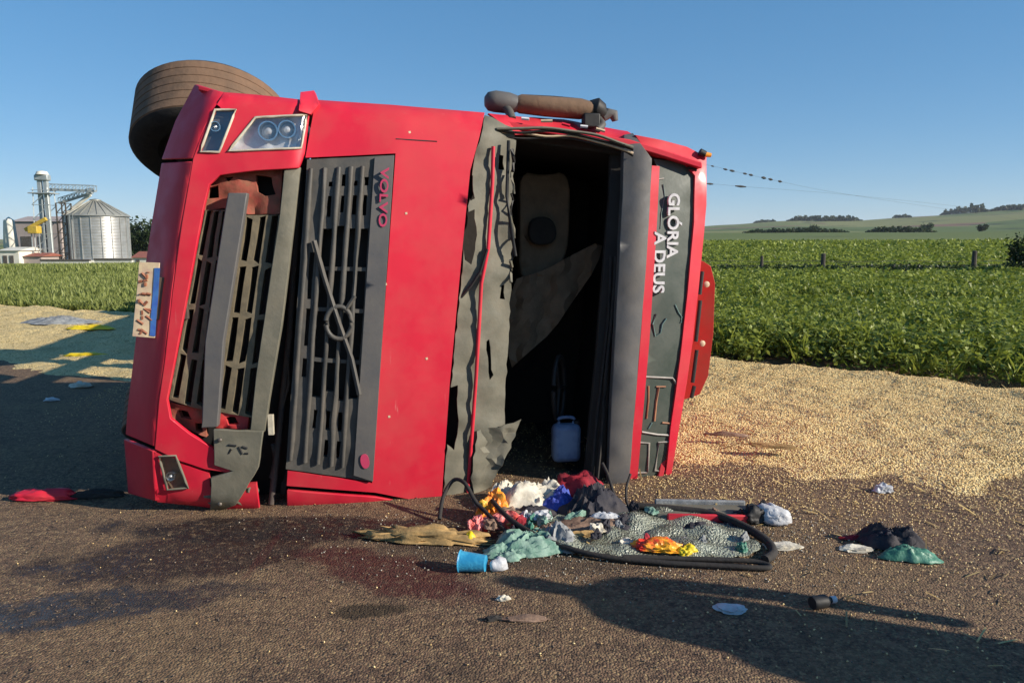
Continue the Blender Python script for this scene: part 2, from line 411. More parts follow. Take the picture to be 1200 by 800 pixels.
# close the small hole under the camera
bm = bmesh.new(); bm.from_mesh(bpym.data); bm.verts.ensure_lookup_table()
for k in range(na): bm.faces.new((bm.verts[c0], bm.verts[k], bm.verts[(k + 1) % na]))
bmesh.ops.recalc_face_normals(bm, faces=bm.faces); bm.to_mesh(bpym.data); bm.free()
tag(bpym, kind='structure')

# road: one asphalt sheet running along the field edge
xs = np.linspace(-58, 38, 97)
near = np.stack([xs - 5.5 * .55, edge_y(xs) - 10.5 - .35 * np.maximum(xs, 0)], 1); farr = np.stack([xs, edge_y(xs) - 1.0 - .12 * vnoise(xs * 1.3, xs * 0, 3)], 1)
V = np.concatenate([np.c_[near, np.full(97, .004)], np.c_[farr, np.full(97, .004)]]); k = np.arange(96)
Fq = np.stack([k, k + 1, k + 98, k + 97], 1)
a = NT('worn_asphalt')
agg = a.sep(a.voro(95, 'Color')); fine = a.noise(160, 3)
base = a.mix(a.rng(agg[0], .15, .95), (.084, .052, .034), (.25, .152, .092))
base = a.mix(a.rng(agg[1], .80, .94), base, (.36, .25, .13))
base = a.mix(a.math('MULTIPLY', a.rng(fine, .35, .7), .5), base, (.085, .055, .035))
base = a.mix(a.math('MULTIPLY', a.rng(a.noise(.9, 6), .42, .68), .55), base, (.22, .145, .075))
base = a.mix(a.math('MULTIPLY', a.rng(a.noise(2.6, 7), .5, .72), .55), base, (.066, .044, .030))
blot = a.noise(17, 4, rough=.75); base = a.mix(a.math('MULTIPLY', a.rng(blot, .52, .66), .6), base, (.27, .185, .105)); base = a.mix(a.math('MULTIPLY', a.rng(blot, .47, .34), .65), base, (.050, .034, .025))
base = a.mix(a.math('MULTIPLY', a.rng(a.noise(5.5, 6, rough=.7), .55, .70), .55), base, (.245, .165, .09))
spk = a.rng(a.noise(26, 5, rough=.8), .36, .50, .25, 1)   # spotty edge and body for the fluid stains
def gp(px, py): p = ground(px, py); return p.x, p.y
st1 = a.blob(*gp(235, 652), .80, .30, .22, .75, 3.5); st2 = a.blob(*gp(455, 670), .55, .20, -.5, .7, 4.5)
st3 = a.blob(*gp(80, 716), .75, .17, .30, .8, 5); st4 = a.blob(*gp(345, 620), 1.15, .20, 0, .55, 4); st5 = a.blob(*gp(505, 632), .35, .12, .1, .6, 5); st6 = a.blob(*gp(309, 650), .028, .30, 0, .5, 7); st7 = a.blob(*gp(430, 716), .16, .07, .2, .9, 6)
st8 = a.blob(*gp(640, 650), .8, .22, -.1, .6, 4)
st1, st2, st4, st5, st3 = (a.math('MULTIPLY', q_, spk) for q_ in (st1, st2, st4, st5, st3))
base = a.mix(a.math('MULTIPLY', st1, .90), base, (.024, .013, .011)); base = a.mix(a.math('MULTIPLY', st2, .85), base, (.062, .013, .012))
base = a.mix(a.math('MULTIPLY', st4, .94), base, (.013, .009, .009)); base = a.mix(a.math('MULTIPLY', st5, .7), base, (.035, .012, .010)); base = a.mix(a.math('MULTIPLY', st6, .3), base, (.085, .014, .014)); base = a.mix(a.math('MULTIPLY', st7, .8), base, (.03, .022, .012))
base = a.mix(a.math('MULTIPLY', st3, .85), base, (.022, .022, .026)); base = a.mix(a.math('MULTIPLY', st8, .5), base, (.03, .025, .02))
a.put(a.b.inputs['Base Color'], base)
wet = a.math('MAXIMUM', a.math('MAXIMUM', a.math('MULTIPLY', st1, .6), a.math('MULTIPLY', st2, .5)), a.math('MAXIMUM', a.math('MULTIPLY', st3, .9), a.math('MULTIPLY', st4, .6)))
wet = a.math('MULTIPLY', wet, a.rng(a.noise(9, 4), .35, .6))
a.put(a.b.inputs['Roughness'], a.rng(wet, 0, 1, .92, .16, False)); a.b.inputs['Specular IOR Level'].default_value = .35
hgt = a.math('ADD', a.math('MULTIPLY', a.voro(95, 'Distance'), -1.0), a.math('MULTIPLY', a.noise(16, 6, rough=.75), 2.0)); a.bump(hgt, .8, .012); M['asphalt'] = a.m
tag(npmesh('road', V, Fq, 'asphalt'), kind='structure')

# spilled grain: an uneven blanket along the verge, plus loose kernels
def grain_width(X):
    return np.interp(X, [-40, -16, -9, -3, 1.2, 3, 5.5, 12], [5, 6.0, 6.3, 6.5, 6.2, 5.4, 4.1, 4.0]) + .9 * (fbm(X * .8, X * 0 + 3, 31) - .45)
def grain_h(X, Y):
    e = edge_y(X) - Y; w = grain_width(X) + 1.1 * (fbm(X * 1.7, Y * 1.7, 41) - .45)
    prof_ = .13 * (1 - np.clip((e / w), -1, 1.5) ** 2); prof_ = np.where(e < .35, np.minimum(prof_, .13 * sstep(-.45, .45, e)), prof_)
    bumps = .15 * (fbm(X * 1.1, Y * 1.1, 51, 5) - .47) + .075 * (fbm(X * 4.5, Y * 4.5, 52, 3) - .45)
    lx = (X - OR.x) * UX.x + (Y - OR.y) * UX.y; ly = (X - OR.x) * VY.x + (Y - OR.y) * VY.y
    cab = sstep(-.25, .05, lx) * sstep(3.65, 3.3, lx) * sstep(-.1, .2, ly) * sstep(2.7, 2.3, ly)
    return -.2 * cab + prof_ + bumps * sstep(1.15, .6, e / w) * sstep(-.5, .3, e) - .012 - .05 * sstep(.82, 1.05, e / w)
gx = np.arange(-26, 11.5, .045); gv = np.linspace(-.6, 8.2, 190)
GX, GV = np.meshgrid(gx, gv, indexing='ij'); GY = edge_y(GX) - GV; GZ = np.maximum(grain_h(GX, GY), -.02)
idx = np.arange(GX.size).reshape(GX.shape)
Fq = np.stack([idx[:-1, :-1], idx[1:, :-1], idx[1:, 1:], idx[:-1, 1:]], -1).reshape(-1, 4)
keep = GZ.ravel()[Fq].max(1) > -.004; Fq = Fq[keep][:, ::-1]
used, inv = np.unique(Fq, return_inverse=True)
GVt = np.stack([GX, GY, GZ], -1).reshape(-1, 3)[used]
gr = NT('spilled_grain')
vc = gr.sep(gr.voro(62, 'Color'))
gc = gr.mix(vc[0], (.74, .53, .21), (.93, .75, .38)); gc = gr.mix(gr.rng(vc[1], .82, .95), gc, (.36, .24, .08))
gc = gr.mix(gr.math('MULTIPLY', gr.rng(gr.noise(1.8, 7), .48, .72), .5), gc, (.46, .32, .12))
gc = gr.mix(gr.math('MULTIPLY', gr.rng(gr.noise(7, 6, rough=.7), .57, .70), .75), gc, (.25, .15, .05))
gr.put(gr.b.inputs['Base Color'], gc); gr.b.inputs['Roughness'].default_value = .75
gr.bump(gr.math('ADD', gr.math('MULTIPLY', gr.voro(62, 'Distance'), -1), gr.math('MULTIPLY', gr.noise(14, 5), 2.6)), 1.0, .03); M['grain'] = gr.m
tag(npmesh('grain_spill', GVt, inv.reshape(-1, 4), 'grain', smooth=True), 'pale yellow grain spilled in a wide blanket along the field edge', 'grain', kind='stuff')
k_ = NT('grain_kernel'); att = k_.n.new('ShaderNodeAttribute'); att.attribute_name = 'tint'
k_.put(k_.b.inputs['Base Color'], att.outputs['Color']); k_.b.inputs['Roughness'].default_value = .55; M['kernel'] = k_.m
def kernels(P, size, tint):
    n = len(P); base = np.array([[1, 0, 0], [-1, 0, 0], [0, 1, 0], [0, -1, 0], [0, 0, 1], [0, 0, -1]], float) * [1, .72, .6]
    Rm = NP.normal(size=(n, 3, 3)); q, _ = np.linalg.qr(Rm)
    vs = np.einsum('kj,nji->nki', base, q) * size[:, None, None] + P[:, None, :]
    f = np.array([[0, 2, 4], [2, 1, 4], [1, 3, 4], [3, 0, 4], [2, 0, 5], [1, 2, 5], [3, 1, 5], [0, 3, 5]])
    return vs.reshape(-1, 3), (np.arange(n)[:, None, None] * 6 + f).reshape(-1, 3), np.repeat(tint, 6, 0)
def ktint(n): 
    t = NP.random((n, 1)); return np.array([.93, .74, .38]) * t + np.array([.56, .37, .14]) * (1 - t)
# on the blanket, near the camera
n = 90000; kx = NP.uniform(.6, 7.5, n); ke = NP.uniform(.1, 7.0, n); ky = edge_y(kx) - ke; kz = grain_h(kx, ky); ok = (kz > 0) & (ky > 2.2) & (ky < 9.5)
P1 = np.stack([kx, ky, kz + .003], 1)[ok]
# loose ones scattered over the asphalt, thinning towards the camera
n = 150000; kx = NP.uniform(-4.5, 7.5, n); ky = NP.uniform(1.8, 9.5, n); e = edge_y(kx) - ky; w = grain_width(kx)
dens = np.exp(-np.maximum(e - w, 0) / .55) * 1.0 + .030 * (fbm(kx * 2, ky * 2, 77) > .5) + .008
dens = dens * np.where(kx < .6, .25, 1)
ok = (NP.random(n) < dens) & (grain_h(kx, ky) < .004); P2 = np.stack([kx, ky, np.full(n, .009)], 1)[ok]
P = np.concatenate([P1, P2]); sz = NP.uniform(.0045, .0075, len(P)); sz[:len(P1)] *= 1.35
kv, kf, kc = kernels(P, sz, ktint(len(P)))
tag(npmesh('loose_grain', kv, kf, 'kernel', col=kc), 'loose kernels scattered over grain and asphalt', 'grain', kind='stuff')
# chaff, pods and bits of stalk on and around the grain
n = 2600; kx = NP.uniform(.4, 7.5, n); ke = NP.uniform(.1, 8.0, n) ** 1; ky = edge_y(kx) - ke; ok = (ky > 2.6) & (NP.random(n) < np.where(ke < grain_width(kx) + .3, 1, .35)); kx, ky = kx[ok], ky[ok]; n = len(kx)
kz = np.maximum(grain_h(kx, ky), .004) + .006; aa = NP.uniform(0, 6.28, n); LL = NP.uniform(.012, .055, n); ww = NP.uniform(.002, .006, n); tl = NP.normal(0, .35, n)
dd = np.stack([np.cos(aa), np.sin(aa), np.sin(tl)], 1) * LL[:, None]; ss = np.stack([-np.sin(aa), np.cos(aa), np.zeros(n)], 1) * ww[:, None]; cc = np.stack([kx, ky, kz + np.abs(dd[:, 2])], 1); uu = np.array([0, 0, .004])
vs = np.stack([cc - dd - ss, cc - dd + ss, cc + dd + ss, cc + dd - ss, cc + dd * .1 + uu, ], 1).reshape(-1, 3); ff = (np.arange(n)[:, None, None] * 5 + np.array([[0, 3, 4], [3, 2, 4], [2, 1, 4], [1, 0, 4]])).reshape(-1, 3); t = NP.random((n, 1)); tn = np.repeat(np.array([.62, .45, .18]) * t + np.array([.13, .075, .025]) * (1 - t), 5, 0)
tag(npmesh('chaff', vs, ff, 'kernel', col=tn), 'brown and straw coloured chaff scattered over the grain', 'chaff', kind='stuff')
# small dark and pale stones on the asphalt
n = 5200; kx = NP.uniform(-3.6, 4.2, n); ky = NP.uniform(1.9, 7.0, n); t = NP.random((n, 1))
kv, kf, kc = kernels(np.stack([kx, ky, np.full(n, .008)], 1), NP.uniform(.003, .008, n), np.array([.20, .15, .11]) * t + np.array([.05, .04, .035]) * (1 - t))
tag(npmesh('road_grit', kv, kf, 'kernel', col=kc), 'fine stone grit scattered across the asphalt', 'grit', kind='stuff')

# crop: leaves on plants, thinning in number and growing in size with distance
cm = NT('crop_leaf'); att = cm.n.new('ShaderNodeAttribute'); att.attribute_name = 'tint'
cm.put(cm.b.inputs['Base Color'], att.outputs['Color']); cm.b.inputs['Roughness'].default_value = .5; cm.b.inputs['Specular IOR Level'].default_value = .35
tr = cm.n.new('ShaderNodeBsdfTranslucent'); cm.l.new(att.outputs['Color'], tr.inputs[0]); mx = cm.n.new('ShaderNodeMixShader'); mx.inputs[0].default_value = .36
cm.l.new(cm.b.outputs[0], mx.inputs[1]); cm.l.new(tr.outputs[0], mx.inputs[2]); cm.l.new(mx.outputs[0], cm.n['Material Output'].inputs[0]); M['leaf'] = cm.m
def leaf_mesh(X, Y, hgt, nl, size, ca, cb, droop=.5, spread=.16, blade=False):
    n = len(X); N = n * nl
    px = np.repeat(X, nl); py = np.repeat(Y, nl); ph = np.repeat(hgt, nl); sz = np.repeat(size, nl) * NP.uniform(.65, 1.25, N)
    fr = NP.random(N) ** .6; az = NP.uniform(0, 2 * np.pi, N); rad_ = np.repeat(spread, nl) * NP.uniform(.1, 1, N) * (1.15 - .4 * fr)
    gz = H(px, py)
    b = np.stack([px + rad_ * np.cos(az), py + rad_ * np.sin(az), gz + ph * ((.05 + .35 * fr) if blade else (.12 + .88 * fr))], 1)
    az2 = az + NP.normal(0, .7, N); pit = NP.normal(1.15, .25, N) if blade else NP.normal(.22, .55, N) - droop * (1 - fr)
    d = np.stack([np.cos(az2) * np.cos(pit), np.sin(az2) * np.cos(pit), np.sin(pit)], 1)
    s = np.stack([-np.sin(az2), np.cos(az2), np.zeros(N)], 1); roll = NP.normal(0, .5, N)
    up = np.cross(d, s); s = s * np.cos(roll)[:, None] + up * np.sin(roll)[:, None]; up = np.cross(d, s)
    L = sz[:, None]; Wd = (sz * (NP.uniform(.07, .12, N) if blade else NP.uniform(.26, .38, N)))[:, None]
    v0 = b; v1 = b + d * L * .45 + s * Wd - up * L * .06; v2 = b + d * L - up * L * .22; v3 = b + d * L * .45 - s * Wd - up * L * .06
    vs = np.stack([v0, v1, v2, v3], 1).reshape(-1, 3)
    f = (np.arange(N)[:, None, None] * 4 + np.array([[0, 1, 2], [0, 2, 3]])).reshape(-1, 3)
    mixv = np.clip(NP.random(N) * .75 + .35 * np.repeat(NP.random(n), nl), 0, 1)[:, None]
    col = np.array(ca) * (1 - mixv) + np.array(cb) * mixv
    return vs, f, np.repeat(col, 4, 0)
def field(r0, r1, per, nl, size, hgt, spread, az0=-47, az1=47, blade=False, ca=(.085, .125, .014), cb=(.34, .39, .065)):
    az0 = math.radians(az0); az1 = math.radians(az1); area = (az1 - az0) * (r1 ** 2 - r0 ** 2) / 2; n = int(area * per)
    r = np.sqrt(NP.uniform(r0 ** 2, r1 ** 2, n)); t = NP.uniform(az0, az1, n); X = r * np.sin(t); Y = r * np.cos(t)
    hid = (t > math.radians(-24)) & (t < math.radians(11)) & (NP.random(n) > .3)
    ok = (Y > edge_y(X) + .12) & ~hid & ~((Y > 31.3) & (Y < 33.4) & (X > 2)) & (fbm(X * .55, Y * .55, 91) + .25 * NP.random(n) > .43)
    X = X[ok]; Y = Y[ok]; hh = hgt * (.62 + .55 * fbm(X * .45, Y * .45, 61) + NP.uniform(-.12, .12, len(X)))
    hh = hh * (.6 + .4 * sstep(0, 1.0, Y - edge_y(X)))
    return leaf_mesh(X, Y, hh, nl, np.full(len(X), size), ca, cb, spread=np.full(len(X), spread), blade=blade)
sets = [field(7, 15, 75, 22, .080, .60, .17, -10, 47), field(15, 24, 34, 20, .10, .62, .22, -10, 47), field(24, 45, 14, 18, .14, .66, .30, -10, 47),
        field(45, 90, 4.2, 16, .24, .70, .5, -5, 45), field(90, 200, 1.0, 13, .5, .75, 1.3, -5, 43)]
sets += [field(7, 15, 26, 9, .22, .95, .15, -10, 47, True), field(15, 30, 12, 9, .26, 1.0, .2, -10, 47, True)]
_X = NP.uniform(3, 26, 1500); sets.append(leaf_mesh(_X, 32.2 + NP.normal(0, .35, 1500), .62 * NP.uniform(.7, 1.15, 1500), 16, np.full(1500, .15), (.012, .028, .008), (.045, .075, .02), spread=np.full(1500, .2)))
def join(sets):
    o = 0; vs = []; fs = []; cs = []
    for v, f, c in sets: vs.append(v); fs.append(f + o); cs.append(c); o += len(v)
    return np.concatenate(vs), np.concatenate(fs), np.concatenate(cs)
v, f, c = join(sets); tag(npmesh('crop_field', v, f, 'leaf', col=c), 'dense green leafy crop growing up to the spilled grain', 'crop', kind='stuff')
lg = dict(ca=(.13, .17, .035), cb=(.33, .36, .11), blade=True)
sets = [field(12, 22, 90, 14, .20, .26, .16, -47, -10.2, **lg), field(22, 40, 36, 12, .26, .28, .26, -47, -10.2, **lg), field(40, 95, 6, 12, .42, .30, .55, -45, -10.2, **lg)]
v, f, c = join(sets); tag(npmesh('verge_grass', v, f, 'leaf', col=c), 'low light green growth between the road and the grain silos', 'grass', kind='stuff')
# ================================================================== OVERTURNED TRUCK
truck = empty('overturned_truck', OR, PSI)
tag(truck, 'red truck tractor lying on its side with its windscreen torn out', 'truck')
def loft_strip(name, rows, mat, parent, th=.025, bevel=.006, dirv=None):
    """rows: list of polylines of local points (same length); solid along the mean inward normal"""
    n = len(rows[0]); vs = [Vector(p) for r_ in rows for p in r_]; fs = []
    for i in range(len(rows) - 1):
        for k in range(n - 1): fs.append([i * n + k, i * n + k + 1, (i + 1) * n + k + 1, (i + 1) * n + k])
    dv = Vector(dirv).normalized() * th
    a, b = solid(vs, fs, [v + dv for v in vs]); return mesh(name, a, b, mat, parent, bevel=bevel)

# ---- bumper -------------------------------------------------------------
HEAD = [(299, 137), (361, 134), (354, 174), (266, 178)]
FOG = [(252, 128), (277, 128), (257, 179), (234, 179)]
FOG2 = [(186, 534), (206, 533), (221, 572), (196, 574)]
bumper = panel('bumper', [(262, 108), (300, 111), (345, 116), (367, 119), (362, 135), (357, 180), (350, 197), (300, 200), (258, 205), (245, 216), (238, 245), (226, 310), (212, 385), (196, 468), (200, 490),
                          (222, 508), (248, 524), (271, 545), (270, 554), (240, 550), (210, 540), (181, 526), (186, 470), (193, 420), (202, 340), (213, 260), (226, 185), (240, 148)],
               'red', truck, holes=[HEAD, FOG], th=.035, step=11, dent=.006, dfreq=4)
panel('bumper_corner', [(182, 529), (212, 543), (245, 554), (246, 570), (300, 566), (304, 600), (262, 597), (222, 592), (184, 588)], 'red', truck, off=.012, holes=[FOG2], th=.035, step=10, dent=.012, dfreq=6)
# ridge wraps under: three lip pieces
RIDGE = [(261, 109), (239, 149), (225, 186), (212, 260), (201, 340), (192, 420), (185, 470), (180, 526), (182, 587)]
OUTL = [(228, 99), (205, 142), (189, 187), (178, 258), (166, 338), (155, 430), (149, 480), (146, 513), (150, 578)]
def lip(i0, i1, name, mat='red', seed=0, gap=1.2):
    rows = []
    a = resample(RIDGE[i0:i1 + 1], 14, closed=False) + [RIDGE[i1]]; b0 = OUTL[i0:i1 + 1]
    n = len(a)
    acc = [0]
    for p, q in zip(RIDGE[i0:i1], RIDGE[i0 + 1:i1 + 1]): acc.append(acc[-1] + math.hypot(p[0] - q[0], p[1] - q[1]))
    al = [0]
    for p, q in zip(a, a[1:]): al.append(al[-1] + math.hypot(p[0] - q[0], p[1] - q[1]))
    for k in range(7):
        t = k / 6; row = []
        for p, s_ in zip(a, al):
            bx = interp(s_, list(zip(acc, [q[0] for q in b0]))); by = interp(s_, list(zip(acc, [q[1] for q in b0])))
            x = p[0] + (bx - p[0]) * t; y = p[1] + (by - p[1]) * t
            dep = D(p[0], p[1]) + .004 + .30 * (t ** 1.7)
            row.append(T(x, y, dep))
        rows.append(row)
    return loft_strip(name, rows, mat, truck, .025, dirv=(1, .35, 0))
lip(0, 2, 'bumper_lip'); 
def seam_shift(lst, i, dy): return
_r, _o = RIDGE[2], OUTL[2]; RIDGE[2] = (225, 189); OUTL[2] = (189, 191)
_r7, _o7 = RIDGE[7], OUTL[7]; RIDGE[7] = (180, 523); OUTL[7] = (147, 509)
lip(2, 7, 'bumper_lip'); RIDGE[7] = (179, 528); OUTL[7] = (145, 514); lip(7, 8, 'bumper_lip')
# bumper end, wrapping back towards the wheel on the upper side
top_rows = []
for t in (0, .2, .45, .7, 1):
    top_rows.append([T(x, y, D(x, y)) + Vector((0, .03 + .55 * t, -.03 * t)) for x, y in ((230, 99), (262, 107), (300, 110), (345, 115), (366, 118))])
loft_strip('bumper_end', top_rows, 'red', truck, .025, dirv=(0, 0, -1))
# small hinge block where bumper and bonnet meet
panel('hinge_cover', [(352, 108), (368, 106), (374, 122), (364, 134), (350, 130)], 'red', truck, off=-.03, th=.10, step=6)
# ---- lamps -------------------------------------------------------------
def shrink(poly, k):
    cx = sum(p[0] for p in poly) / len(poly); cy = sum(p[1] for p in poly) / len(poly); return [(cx + (x - cx) * k, cy + (y - cy) * k) for x, y in poly]
def lamp(name, poly, bowls, deep=.09, trim='lens_edge', back='reflector'):
    rp = resample(poly, 8)
    f = [T(x, y, D(x, y) + .012) for x, y in rp]; b = [T(x, y, D(x, y) + deep) for x, y in shrink(rp, .93)]
    n = len(rp); fs = [[i, (i + 1) % n, n + (i + 1) % n, n + i] for i in range(n)]
    hs = mesh(name, f + b, fs, 'chrome', truck)
    panel('reflector', shrink(poly, .97), back, hs, off=deep - .005, th=.01, step=6, dent=.015, dfreq=16, seed=4, bevel=0)
    ring = [T(x, y, D(x, y) - .004) for x, y in shrink(rp, .97)]
    tube('lamp_trim', ring, .007, trim, hs, 6, True)
    for (x, y, r_) in bowls:
        c_ = T(x, y, D(x, y) + deep - .008); m_ = Matrix.Translation(c_) @ Matrix.Rotation(math.radians(90), 4, 'X')
        lathe('bulb_bowl', [(r_, .0), (r_, .055), (r_ * .86, .055), (r_ * .7, .02), (r_ * .3, .008), (.004, .006)], 'chrome', hs, 24, m_, caps=False)
        lathe('bulb', [(.002, .0), (r_ * .45, .004), (r_ * .45, .03), (r_ * .3, .045), (.002, .05)], 'reflector', hs, 16, m_)
    panel('lens', shrink(poly, .95), 'lens', hs, off=.0, th=.006, step=8, bevel=0)
    return hs
lamp('headlight', HEAD, [(316, 155, .055), (338, 153, .05)])
lamp('fog_lamp', FOG, [(255, 150, .028)], .06, back='plastic')
lamp('fog_lamp', FOG2, [(203, 555, .028)], .06, trim='olive', back='olive_d')
crack = [(226, 552), (248, 560), (252, 573), (300, 570), (302, 592), (262, 594), (235, 585)]
panel('headlight', crack, 'olive', truck, off=.03, th=.05, step=7, dent=.05, dfreq=13, rag=1.2)
# ---- lower grille ------------------------------------------------------
panel('radiator_panel', [(238, 205), (352, 186), (372, 190), (350, 330), (345, 560), (318, 600), (215, 560), (190, 490), (215, 360)], 'black', truck, off=.30, th=.03, step=30, bevel=0)
panel('crash_beam', [(246, 208), (262, 203), (332, 197), (328, 251), (290, 251), (262, 244), (238, 247)], 'primer', truck, off=.075, th=.05, step=7, dent=.03, dfreq=9,
      holes=[[(238.5 + 6, 219), (256, 218), (257, 231), (243, 232)], [(300, 206), (318, 208), (324, 228), (312, 231), (302, 224)], [(264, 207), (276, 207), (270, 214)]], hrag=1.3, rag=.6)
panel('crash_beam', [(196, 470), (238, 480), (242, 512), (225, 506), (202, 492)], 'primer', truck, off=.085, th=.05, step=6, dent=.03, dfreq=9, holes=[[(208, 480), (221, 482), (225, 491), (212, 489)], [(229, 496), (237, 497), (237, 507), (230, 505)]], hrag=1)
panel('crash_beam', [(254, 482), (292, 487), (290, 503), (252, 502)], 'red_dull', truck, off=.075, th=.05, step=6, dent=.03, dfreq=9, holes=[[(264, 489), (276, 488), (280, 496), (268, 497)]], hrag=1)
def slot_grille(name, quad, rows, cols, off, mat, mu=.18, mv=.10, rr=0):
    holes = []
    for i in range(rows):
        for k in range(cols):
            u0 = (k + mu) / cols; u1 = (k + 1 - mu) / cols; v0 = (i + mv) / rows; v1 = (i + 1 - mv) / rows
            j = lambda: R.uniform(-.012, .012)
            holes.append([bil(quad, u0 + j(), v0 + j()), bil(quad, u1 + j(), v0 + j()), bil(quad, u1 + j(), (v0 + v1) / 2 + j()), bil(quad, u1 + j(), v1 + j()), bil(quad, u0 + j(), v1 + j()), bil(quad, u0 + j(), (v0 + v1) / 2)])
    return panel(name, list(quad), mat, truck, off=off, th=.07, holes=holes, step=9, dent=.012, dfreq=6, bevel=.003)
slot_grille('lower_grille', [(240, 246), (268, 246), (241, 482), (198, 468)], 4, 3, .06, 'olive_d', .24, .05)
slot_grille('lower_grille', [(286, 252), (330, 252), (298, 490), (252, 482)], 4, 3, .06, 'olive_d', .24, .05)
panel('centre_bar', [(267, 226), (290, 226), (286, 252), (262, 400), (255, 500), (236, 502), (240, 400), (262, 255)], 'plastic_grey', truck, off=.0, th=.06, step=9)
panel('edge_bar', [(333, 199), (352, 196), (345, 260), (330, 380), (315, 470), (310, 506), (293, 506), (300, 440), (316, 330), (328, 250)], 'olive', truck, off=.018, th=.06, step=10, dent=.006, dfreq=6)
step_plate = panel('step_plate', [(250, 503), (308, 506), (303, 548), (292, 566), (288, 574), (276, 592), (262, 597), (246, 599), (247, 560), (272, 552), (251, 545)], 'olive', truck, off=-.02, th=.03, step=9, dent=.01, dfreq=7, rag=.4)
for k, (a_, b_) in enumerate((((268, 521), (277, 522)), ((271, 526), (268, 531)), ((280, 523), (284, 532)), ((284, 523), (290, 525)), ((287, 531), (291, 531)))):
    tube('stamped_mark', [T(*a_, D(*a_) - .022), T(*b_, D(*b_) - .022)], .006, 'black', step_plate, 6)
for (x, y) in ((258, 515), (258, 590)):
    c_ = T(x, y, D(x, y) - .022); lathe('bolt', [(.012, 0), (.012, .008), (.006, .012)], 'steel', step_plate, 10, Matrix.Translation(c_) @ Matrix.Rotation(math.radians(90), 4, 'X'))
# frame ladder and pipes glimpsed in the dark gap
for (p, q, r_) in (((352, 200), (318, 590), .02), ((338, 420), (330, 480), .012), ((320, 520), (318, 560), .016)):
    tube('pipe', [T(*p, .2), T((p[0] + q[0]) / 2 + 4, (p[1] + q[1]) / 2, .22), T(*q, .2)], r_, 'chassis', truck, 8)
box('lamp_bracket', T(317, 506, .06) - Vector((.015, 0, .02)), T(317, 490, .06) + Vector((.015, .03, .02)), 'lens_edge', truck, .003)
# ---- number plate ------------------------------------------------------
plate_root = panel('number_plate', [(163, 307), (187, 308), (181, 396), (155, 394)], 'plate', truck, depth=lambda x, y: .03, th=.012, step=10, dent=.008, dfreq=7, bevel=.002)
panel('blue_band', [(181, 314), (187.5, 314), (181.5, 394), (175.5, 393)], 'plate_blue', plate_root, depth=lambda x, y: .026, th=.004, step=10, dent=.008, dfreq=7, bevel=0)
rp_ = random.Random(5)
for k in range(7):
    y0 = 317 + k * 10.6; x0 = 165.5 - (y0 - 312) * .085
    for s_ in range(3):
        a_ = (x0 + rp_.uniform(0, 11), y0 + rp_.uniform(0, 6)); b_ = (a_[0] + rp_.choice((0, 5, 7, -4)), a_[1] + rp_.choice((1, 5, 4)))
        tube('plate_mark', [T(*a_, .028), T(*b_, .028)], .008, 'plate_mark', plate_root, 5)
box('plate_bracket', T(183, 350, .03) + Vector((-.03, .012, -.12)), T(183, 350, .03) + Vector((.16, .05, .12)), 'chassis', truck, .004)
# ---- upper grille ------------------------------------------------------
UG = [(360, 187), (462, 182), (437, 564), (335, 549)]
holes = []
def ugp(u, v): return bil(UG, u, v)
def slot(u0, u1, v0, v1, j=.006):
    n = max(2, int((v1 - v0) / .05)); L = []; Rr_ = []
    for i in range(n + 1):
        v_ = v0 + (v1 - v0) * i / n; L.append(ugp(u0 + R.uniform(-j, j), v_)); Rr_.append(ugp(u1 + R.uniform(-j, j), v_))
    return L + Rr_[::-1]
cols = [.13, .29, .44, .58, .70]
for k, u in enumerate(cols):
    w_ = .058
    if k == 0:
        for a_, b_ in ((.30, .45), (.48, .60), (.64, .70)): holes.append(slot(u - .025, u + .025, a_, b_))
        continue
    for a_, b_ in ((.21 + .02 * R.random(), .345), (.357, .475), (.487, .635), (.647, .735 + .03 * R.random())): holes.append(slot(u - w_, u + w_, a_, b_))
    for a_, b_ in ((.045 + .03 * R.random(), .09), (.12, .17 + .02 * R.random()), (.80, .86), (.89, .945)):
        if R.random() < .72: holes.append(slot(u - .022, u + .022, a_, b_))
ugr = panel('upper_grille', UG, 'plastic', truck, off=.0, th=.05, holes=holes, step=9, dent=.012, dfreq=6, bevel=.004, seed=3)
panel('grille_backing', shrink(UG, .98), 'black', truck, off=.16, th=.02, step=30, bevel=0)
for k, u in enumerate((.05, .21, .365, .51, .64)):
    pts = [ugp(u + R.uniform(-.006, .006), v_) for v_ in np.linspace(.03, .97, 14)]
    tube('grille_slat', [T(x, y, D(x, y) - .012 + .01 * R.random()) for x, y in pts], [.012 + .006 * R.random() for _ in pts], 'plastic', ugr, 6)
panel('grille_margin', [ugp(.775, .004), ugp(1.0, .0), ugp(1.0, 1.0), ugp(.775, .99)], 'plastic_grey', ugr, off=-.022, th=.03, step=12)
# emblem: ring with a diagonal bar and an arrow
ec = (397, 378); er = 19
ring = [(ec[0] + er * .8 * math.cos(t), ec[1] + er * 1.0 * math.sin(t)) for t in np.linspace(0, 2 * math.pi, 24)[:-1]]
tube('emblem_ring', [T(x, y, D(x, y) - .032) for x, y in ring], .014, 'plastic', ugr, 8, True)
tube('emblem_bar', [T(x, y, D(x, y) - .03) for x, y in ((368, 282), (380, 325), (397, 378), (412, 420), (421, 462))], .016, 'plastic', ugr, 6)
tube('emblem_arrow', [T(x, y, D(x, y) - .034) for x, y in ((406, 362), (416, 347))], .013, 'plastic', ugr, 6)
def tmat(px, py, y, lean=0.0):    # text runs down the cab (towards the ground side), tops towards the roof
    p = T(px, py, y); m_ = Matrix(((0, 1, 0, p.x), (0, 0, -1, p.y), (-1, 0, 0, p.z), (0, 0, 0, 1)))
    return Matrix.Translation(p) @ Matrix.Rotation(lean, 4, 'Y') @ Matrix.Translation(-p) @ m_
